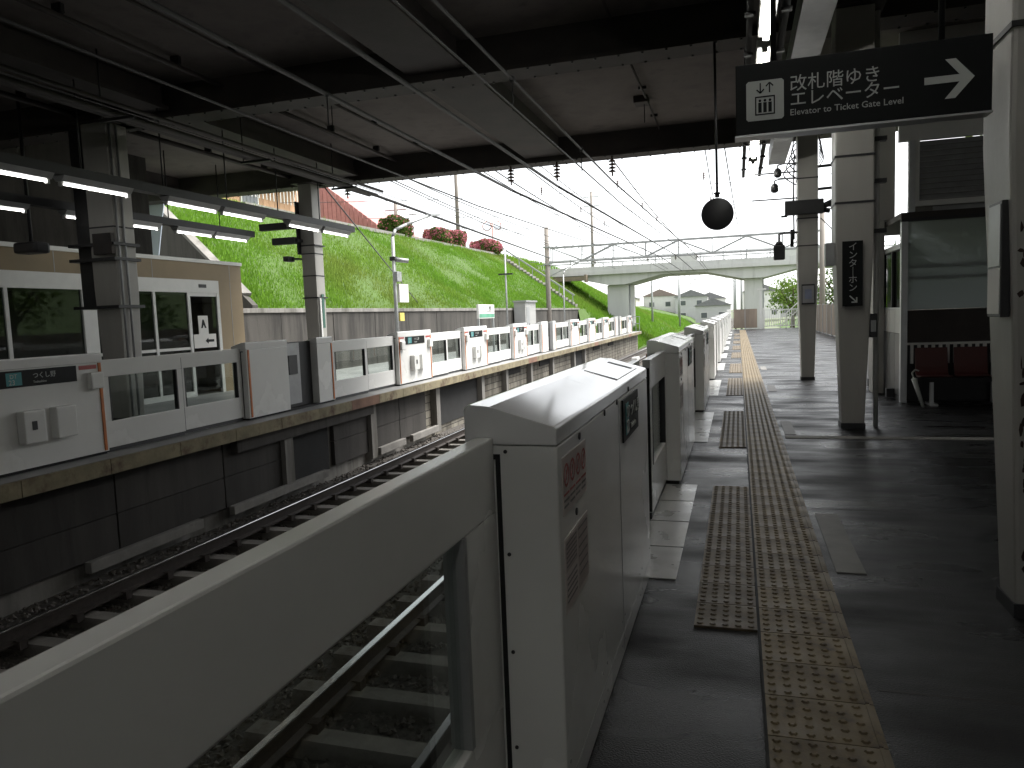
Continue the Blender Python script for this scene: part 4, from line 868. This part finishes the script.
# ================================================================= OVERHEAD LINE
def insulator(b, p, n=4, r=.09):
    for i in range(n): b.lathe((p[0], p[1], p[2]-i*.075), [(.03, .03), (r, .0), (r*.9, -.012), (.03, -.02)], 10)
    b.tube((p[0], p[1], p[2]+.1), (p[0], p[1], p[2]-n*.075-.03), .02, 6)
def wire(label, pts, r, sag=0, ins=None, name='overhead_wire'):
    t = thing(name, label, 'wire', pts[0]); b = MB()
    for p, q in zip(pts[:-1], pts[1:]):
        n = 10 if sag else 1; p = Vector(p); q = Vector(q)
        pp = [p.lerp(q, i/n)-Vector((0, 0, sag*4*(i/n)*(1-i/n))) for i in range(n+1)]; b.path(pp, r, 5)
    b.build('conductor', M_wire, t)
    for i in (ins or []): bi = MB(); insulator(bi, i); bi.build('insulator', M_porc, t)
    return t
def chain(x, z, y0=-10): return [(x, y0, z), (x, 17.0, z), (x, 52, z+.75), (x, 100, z+.75), (x, 150, z+.6)]
wire('thick feeder wire over the middle of the tracks', chain(-3.93, 4.49), .03, 0, [(-3.93, 17.0, 4.93)])
wire('thick feeder wire over the far track', chain(-5.03, 4.49), .03, 0, [(-5.03, 17.0, 4.93)])
wire('messenger wire over the near track', chain(-2.66, 4.49), .02, 0, [(-2.66, 17.0, 4.93)])
wire('contact wire over the far track', chain(-5.86, 4.19), .016); wire('contact wire over the near track', chain(-2.45, 3.95), .013)
wire('low thin wire nearest the opposite gates', [(-7.3, -6, 4.25), (-7.3, 17, 4.3), (-7.3, 52, 4.9)], .008)
wire('slanting cable from the deck edge to the concrete pole', [(-9.3, 17.0, 4.98), (-12.75, 52, 5.6)], .045, .0, [(-9.3, 17.0, 4.98)])
wire('stay wire dropping from the deck edge to the slope', [(-10.0, 17.1, 5.0), (-13.3, 30, 2.3)], .02)
for k, (x, z) in enumerate(((-8.9, 7.2), (-7.6, 8.0), (-1.0, 7.5), (-11.5, 7.0), (-6.9, 6.9))):
    wire(['thin sky wire above the bushes', 'highest thin sky wire over the far track', 'thin sky wire over the near platform edge', 'thin sky wire reaching the concrete pole top', 'thin sky wire between the feeders'][k], [(x, 17.5, z), (x-.2, 52, z-.3), (x, 100, z)], .022, .25)
for k, (x, z, dx) in enumerate(((-10.6, 6.3, -2), (-9.8, 5.9, -1.2), (-6.3, 5.6, 0), (-3.2, 5.75, 0), (-.4, 6.2, .6))):
    wire(['thin wire sloping from the deck edge past the utility pole', 'second thin wire sloping from the deck edge past the utility pole', 'thin wire close above the far contact wire', 'thin wire close above the near messenger wire', 'thin wire right of the near track'][k], [(x, 17.5, z), (x+dx, 52, z+.1), (x+dx*1.5, 100, z+.3)], .02, .3)
for k, (y, z) in enumerate(((30, 6.1), (38, 6.3), (45, 6.4))):
    t = wire(['nearest thin span wire crossing over both tracks', 'middle thin span wire crossing over both tracks', 'farthest thin span wire crossing over both tracks'][k], [(-19.8, y, z+1.0), (4.4, y, z+.2)], .012, .25)
    for x in (-7.6, -4.5, -1.2): bi = MB(); insulator(bi, (x, y, z+.6), 3, .06); bi.build('insulator', M_porc, t)
# droppers
for i, (x, y) in enumerate(((-2.66, 9.2), (-5.03, 8.8), (-2.66, 13.5))):
    t = thing('wire_dropper', ['short clamp hanging on the near messenger wire', 'short clamp hanging on the far feeder wire', 'short clamp on the messenger wire close to the deck edge'][i], 'wire clamp', (x, y, 4.3)); MB().tube((x, y, 4.1), (x, y, 4.49), .01).build('rod', M_wire, t); MB().lathe((x, y, 4.45), [(.02, 0), (.035, .02), (.035, .06), (.02, .08)], 8).build('clamp', M_wire, t)
# portal
pt = thing('catenary_portal', 'steel lattice portal carrying the overhead wires before the bridge', 'catenary portal', (-4, 52, 0))
for x, ht in ((-12.93, 7.75), (5.2, 7.4)): MB().tube((x, 52, -1.5), (x, 52, ht), .19, 14, .16).build('pole', M_pole, pt)
for dy in (-.25, .25):
    for z in (5.25, 6.28): MB().box(-12.75, 5.05, 52+dy-.05, 52+dy+.05, z-.05, z+.05).build('chord', M_galv, pt)
    for k in range(8):
        x0 = -12.6+k*2.2; 
        MB().bar((x0, 52+dy, 5.28 if k % 2 else 6.25), (x0+2.2, 52+dy, 6.25 if k % 2 else 5.28), .07, .07).build('diagonal', M_galv, pt)
        MB().box(x0-.025, x0+.025, 52+dy-.025, 52+dy+.025, 5.301, 6.229).build('vertical', M_galv, pt)
MB().bar((-12.8, 52, 4.3), (-10.6, 52, 5.2), .07, .07).build('brace', M_galv, pt)
for z in (5.1, 6.3): MB().box(-13.15, -12.7, 51.7, 52.3, z, z+.09).build('pole_band', M_galv, pt)
for x in (-9.5, -5.86, -2.6, -4): bi = MB(); insulator(bi, (x, 52, 5.2), 3); bi.build('insulator', M_porc, pt)
for i, (x, y, h) in enumerate(((-10.4, 96, 7), (-8.6, 118, 7), (-10.4, 140, 7.2), (-.3, 104, 7.2), (-.6, 128, 7.2), (.4, 92, 7))):
    t = thing('catenary_mast', 'grey line mast beyond the bridge, %s of the distant group from the left side' % ORD[i], 'mast', (x, y, -1.5))
    MB().tube((x, y, -1.5), (x, y, h), .14, 8, .11).build('pole', M_galv, t); MB().bar((x, y, h-1.2), (x+(2.6 if x < -4 else -2.6), y, h-.8), .08, .08).build('arm', M_galv, t); MB().bar((x, y, h-2.2), (x+(2.4 if x < -4 else -2.4), y, h-1.0), .05, .05).build('brace', M_galv, t)

# ================================================================= BRIDGE
br = thing('road_bridge', 'pale concrete road bridge spanning the tracks in the distance', 'bridge', (-5, 76, 0))
BY0, BY1 = 72.0, 79.0
def soff(x):
    z = 5.05
    for px in (-11.2, 1.4): z = min(z, 4.25+.8*min(1, max(0, (abs(x-px)-.9)/3.4)))
    return z
xs = [-26+.5*i for i in range(84)]
g = MB(); v = []
for x in xs: v += [(x, BY0+.5, soff(x)), (x, BY1-.5, soff(x)), (x, BY1-.5, 5.26), (x, BY0+.5, 5.26)]
g.poly(v, [(4*i+a, 4*i+b, 4*i+4+b, 4*i+4+a) for i in range(len(xs)-1) for a, b in ((0, 1), (1, 2), (2, 3), (3, 0))]+[(0, 1, 2, 3), tuple(4*(len(xs)-1)+q for q in (3, 2, 1, 0))])
g.build('girder', M_brid, br)
MB().box(-26, 15.5, BY0, BY1, 5.265, 5.62).build('deck', M_brid, br); MB().box(-26, 15.5, BY0+.05, BY0+.3, 5.622, 6.02).build('parapet', M_brid, br); MB().box(-26, 15.5, BY1-.3, BY1-.05, 5.622, 6.02).build('parapet', M_brid, br)
for y in (BY0+.12, BY1-.2):
    for z in (6.42, 6.8): MB().box(-26, 15.5, y, y+.06, z, z+.06).build('rail', M_galv, br)
    for k in range(21): MB().box(-25.9+k*2.05, -25.82+k*2.05, y, y+.06, 6.02, 6.80).build('rail_post', M_galv, br)
for y in (BY0+.12, BY1-.2):
    rb = MB()
    for k in range(170): rb.box(-25.8+k*.24, -25.765+k*.24, y+.012, y+.048, 6.021, 6.419)
    tag(rb.build('railing_bars', M_frame, br), kind='stuff')
for a, b in ((-6.0, -3.6), (3.3, 7.5)): MB().box(a, b, BY0+.05, BY0+.08, 6.03, 6.75).build('mesh_panel', M_frame, br)
for px, w in ((-11.2, 2.1), (1.4, 1.6)):
    p = MB().box(px-w/2, px+w/2, BY0+1.2, BY1-1.2, -1.6, 4.245).build('pier', M_brid, br, bevel=.04)
    MB().tube((px+w/2+.06, BY0+1.5, -1.5), (px+w/2+.06, BY0+1.5, 4.2), .06).build('drain_pipe', M_galv, p)
MB().box(-26, -14.1, BY0-.9, BY0-.3, 4.75, 5.15).build('service_girder', M_bridd, br); MB().box(-14.1, -13.9, BY0-.9, BY0-.02, 4.6, 5.3).build('girder_end', M_bridd, br); MB().box(-26, -17.2, BY0-.1, BY1, 3.2, 5.04).build('abutment', M_rwall, br); MB().box(-26, -18.6, BY0-1.2, BY0-.95, 5.1, 6.1).build('abutment_wall', M_bridd, br)
# slope stair rail
t = thing('slope_stairs', 'pale concrete steps with railing running down the slope beside the bridge', 'stairs', (-15, 64, 4))
for k in range(22):
    x = -19.3+k*.28; MB().box(x, x+.28, 62.2, 63.2, surf(x, 62)-.4, surf(x, 62)+.12).build('step', M_conc, t)
MB().bar((-19.4, 62.15, surf(-19.4, 62)+1.0), (-13.2, 62.15, surf(-13.2, 62)+1.0), .12, .12).build('handrail', M_galv, t)
for k in range(6): x = -19.1+k*1.15; MB().bar((x, 62.15, surf(x, 62)), (x, 62.15, surf(x, 62)+1.0), .06, .06).build('baluster', M_galv, t)

# ================================================================= TOP OF THE SLOPE
def leafcloud(b, c, rad, n, size, clump=14, shell=.35):
    cs = []
    for _ in range(clump):
        while True:
            p = Vector((random.uniform(-1, 1), random.uniform(-1, 1), random.uniform(-1, 1)))
            if p.length < 1: break
        cs.append(p*.75)
    for i in range(n):
        q = random.choice(cs)+Vector((random.gauss(0, 1), random.gauss(0, 1), random.gauss(0, 1)))*.27
        if q.length > 1.12 or (q.length < shell and random.random() < .7): continue
        p = Vector(c)+Vector((q.x*rad[0], q.y*rad[1], q.z*rad[2])); s = size*random.uniform(.6, 1.3)
        d = Vector((random.gauss(0, 1), random.gauss(0, 1), random.gauss(0, 1))).normalized(); e = d.orthogonal().normalized()*s*.5; d = d*s
        b.poly([p-d*.5, p+e, p+d*.5, p-e], [(0, 1, 2, 3)])
def bush(x, y, z, rx, rz, label, flo, boxy=.6):
    t = thing('azalea_bush', label, 'bush', (x, y, z), 'clipped azalea bushes on top of the slope')
    b = MB(); f = MB()
    for i in range(5200):
        d = Vector((random.gauss(0, 1), random.gauss(0, 1), random.gauss(0, 1))).normalized(); m = max(abs(d.x), abs(d.y), abs(d.z)); d = d*(1-boxy)+d/m*boxy*.85
        d *= random.uniform(.9, 1.02)*(1+.09*math.sin(d.x*5+x)*math.cos(d.z*4+y)+.05*math.sin(d.y*9+d.x*7)); p = Vector((x+d.x*rx, y+d.y*rx, z+rz+d.z*rz)); s = random.uniform(.06, .12)
        fl = random.random() < flo*(.35+.9*max(0, .5+.5*math.sin(d.x*3.1+d.y*2+x)*math.cos(d.z*2.7)))*(1.25 if d.z > -.2 else .5)
        q = Vector((random.gauss(0, 1), random.gauss(0, 1), random.gauss(0, 1))).normalized(); e = q.orthogonal().normalized()*s*.7; q = q*s
        (f if fl else b).poly([p-q*.7, p+e, p+q*.7, p-e], [(0, 1, 2, 3)])
    core = MB().lathe((x, y, z), [(rx*.5, 0), (rx*.8, .3*rz), (rx*.86, rz), (rx*.8, 1.6*rz), (rx*.4, 1.8*rz)], 12)
    core.build('inner_twigs', M_bushg, t); b.build('foliage', M_bushg, t); f.build('blossom', M_flow, t)
def px_on(px, Y): return None
for (x, y, rx, rz, lab, fl) in ((-20.6, 43.6, 1.0, .95, 'leftmost bush on the slope top, mostly green with few blossoms', .2), (-20.8, 51.0, 1.0, .75, 'second bush from the left on the slope top, pink and green', .5), (-20.95, 54.6, 1.0, .82, 'third bush from the left on the slope top, pink blossoms', .6), (-21.1, 62.8, 1.4, .78, 'rightmost widest pink bush on the slope top', .75)):
    bush(x, y, surf(x, y)-(.45 if y < 45 else .12), rx, rz, lab, fl)
t = thing('slope_kerb', 'thin pale kerb along the top edge of the slope', 'kerb', (-20, 45, 6.6))
y = 27
while y < 62: a = top_x(y)-.15; b_ = top_x(y+3)-.15; MB().bar((a, y+.01, surf(a, y)+.08), (b_, y+2.99, surf(b_, y+3)+.08), .22, .2).build('kerb_stone', M_conc, t); y += 3
hb = thing('tan_house', 'tan house with vertical siding on top of the slope at the left', 'house', (-26, 31, 6))
y = 22.0
while y < 36.5: MB().box(-23.05, -23, y+.01, y+.46, 5.5, 12).build('siding_board', M_siding, hb); y += .47
MB().box(-30, -23.06, 22, 36.5, 5.5, 12).build('wall', M_siding, hb); MB().prism([(-31, 12), (-22.5, 12), (-26.5, 14.5)], 'y', 21.5, 37).build('roof', M_roof[0], hb)
for y in (25.0, 31.4): w = MB().box(-23, -22.93, y, y+1.4, 7.4, 9.3).build('window', M_frame, hb); MB().box(-22.94, -22.92, y+.1, y+1.3, 7.5, 9.2).build('pane', M_wind, w)
bl = MB().box(-23.0, -22.3, 28, 36.3, 8.8, 8.9).build('balcony', M_frame, hb)
for k in range(28): MB().box(-22.36, -22.32, 28.1+k*.3, 28.14+k*.3, 7.8, 8.8).build('balcony_bar', M_frame, bl)
rh = thing('red_roofed_shed', 'building with sloping red corrugated sheets behind the slope top', 'building', (-25, 46, 6))
k = 0; x = -30.0
while x < -22.3:
    zt = 7.75+max(0, (-22.4-x))*.77; zt = min(zt, 10.9); MB().hexa([(x+.01,45,6),(x+.30,45,6),(x+.30,45.05,6),(x+.01,45.05,6),(x+.01,45,zt),(x+.30,45,zt-.2),(x+.30,45.05,zt-.2),(x+.01,45.05,zt)]).build('red_sheet', M_redr, rh); x += .32
MB().poly([(-30,45.06,6),(-22.4,45.06,6),(-22.4,45.06,7.5),(-26.4,45.06,10.5),(-30,45.06,10.5),(-30,52,6),(-22.4,52,6),(-22.4,52,7.5),(-26.4,52,10.5),(-30,52,10.5)], [(0,1,2,3,4),(9,8,7,6,5),(2,7,8,3),(3,8,9,4),(1,6,7,2),(0,4,9,5)]).build('wall', M_redr, rh)
mr = thing('traffic_mirror', 'pair of round orange-backed traffic mirrors on a post above the slope', 'traffic mirror', (-21.5, 66, 7.4))
MB().tube((-21.5, 66, 7.0), (-21.5, 66, 10.3), .05).build('post', M_mirror, mr)
for s in (-1, 1):
    d = MB().lathe((-21.5+s*.52, 66, 9.9), [(.4, -.04), (.44, 0), (.40, .05), (.2, .1)], 20, (s*.3, 1, 0)).build('mirror', M_mirror, mr); MB().lathe((-21.5+s*.52-s*.014, 65.955, 9.9), [(.37, -.012), (.37, 0)], 20, (s*.3, 1, 0)).build('mirror_face', M_mir, d)
    MB().bar((-21.5, 66.05, 9.9), (-21.5+s*.3, 66.08, 9.9), .04, .04).build('arm', M_mirror, mr)
def upole(x, y, z0, h, label):
    t = thing('utility_pole', label, 'utility pole', (x, y, z0)); MB().tube((x, y, z0-.5), (x, y, z0+h), .19, 10, .13).build('pole', M_pole, t)
    for z in (h-.6, h-1.6): MB().box(x-.9, x+.9, y-.05, y+.05, z0+z, z0+z+.1).build('crossarm', M_galv, t)
    for s in (-.7, .7): bi = MB(); insulator(bi, (x+s, y, z0+h-.3), 2, .07); bi.build('insulator', M_porc, t)
upole(-22.6, 60, 7.4, 9.5, 'utility pole behind the pink bushes on the slope'); upole(-15.6, 84, 5.6, 9.5, 'utility pole rising beyond the left end of the bridge'); upole(-24.5, 52, 7.4, 3, 'short utility post between the bushes and red building')
for y in (47, 57): 
    t = thing('small_fence_post', 'thin pale post on the slope top %s the pair of pink bushes' % ('before' if y == 47 else 'after'), 'post', (-20.9, y, 7)); MB().tube((-20.9, y, surf(-20.9, y)-.1), (-20.9, y, surf(-20.9, y)+2.0), .03).build('shaft', M_galv, t); MB().box(-21.2, -20.6, y-.03, y+.03, surf(-20.9, y)+1.85, surf(-20.9, y)+1.92).build('crossbar', M_galv, t)

# ================================================================= TREES AND FAR THINGS
def tree(x, y, z, h, r, label, m, n=2600, leafs=.22):
    t = thing('tree', label, 'tree', (x, y, z)); b = MB(); b.tube((x, y, z-.3), (x+.1, y, z+h*.5), r*.10, 8, r*.06)
    for k in range(7): a = k*.9+x; b.tube((x+.06, y, z+h*(.25+.04*k)), (x+math.cos(a)*r*.6, y+math.sin(a)*r*.6, z+h*(.5+.05*k)), r*.045, 6, r*.015)
    b.build('trunk', M_bark, t); c = MB(); leafcloud(c, (x, y, z+h*.62), (r, r, h*.42), n, leafs, 22); c.build('crown', m, t)
for i, (x, y, z, h, r, m, lab) in enumerate(((5.6, 86, -1, 5.5, 2.6, M_treel2, 'light green tree just right of the bridge pier beyond the fence'), (9.5, 80, -1, 6.5, 3.2, M_treel, 'dark green tree right of the bridge pier behind the stairs'), (7.0, 44, -.5, 4.4, 2.0, M_treel2, 'green tree behind the brown fence between the columns'), (7.4, 33, -.5, 5.0, 2.2, M_treel, 'tree behind the brown fence close to the shelter'), (8.2, 26.5, 0, 7.5, 2.6, M_treel2, 'green tree seen through the gap above the shelter windows'), (10.5, 62, -1, 6, 3, M_treel, 'tree behind the far stretch of the brown fence'))):
    tree(x, y, z, h, r, lab, m)
tag(MB().poly([(6, 18, -1.6), (40, 18, 7), (40, 140, 7), (6, 140, -1.6)], [(0, 1, 2, 3)]).build('hillside_right', M_grassb), kind='structure')
def house(x, y, z, w, d, h, wm, rm, label, g='distant houses'):
    t = thing('house', label, 'house', (x, y, z), g); MB().box(x-w/2, x+w/2, y, y+d, z, z+h).build('wall', wm, t)
    MB().prism([(x-w/2-.4, z+h), (x+w/2+.4, z+h), (x, z+h+w*.22)], 'y', y-.4, y+d+.4).build('roof', rm, t)
    n = max(2, int(w/2.6))
    for f in range(int(h/2.7)):
        for k in range(n):
            cx = x-w/2+w*(k+.5)/n; w_ = MB().box(cx-.65, cx+.65, y-.05, y, z+.8+f*2.7, z+2.0+f*2.7).build('window', M_frame, t); MB().box(cx-.55, cx+.55, y-.08, y-.051, z+.9+f*2.7, z+1.9+f*2.7).build('pane', M_wind, w_)
hx = [(-34, 175, 8, 6, 0, 0), (-25.5, 170, 7, 5.6, 1, 0), (-17.5, 178, 7.5, 6, 0, 1), (-10, 172, 7, 5.5, 2, 0), (-4.6, 148, 6.5, 3.2, 2, 0), (5, 175, 8, 6, 0, 0), (-21, 215, 9, 5.6, 2, 0), (-8, 230, 9, 5.6, 0, 0), (-44, 185, 9, 6, 1, 0), (14, 190, 9, 6, 2, 1)]
hl = ['white house under the bridge, far left', 'cream two-storey house under the bridge left of the pole', 'white house with brown roof under the bridge', 'grey house under the bridge near the middle', 'low grey house with dark roof right beside the end of the gates', 'white house glimpsed right of the right bridge pier', 'grey house behind the houses under the bridge', 'white house behind the houses under the bridge', 'cream house hidden behind the left bridge pier', 'grey house at the far right behind the trees']
for (x, y, w, h, a, b), lab in zip(hx, hl): house(x, y, -1, w, 7, h, M_house[a], M_roof[b], lab)
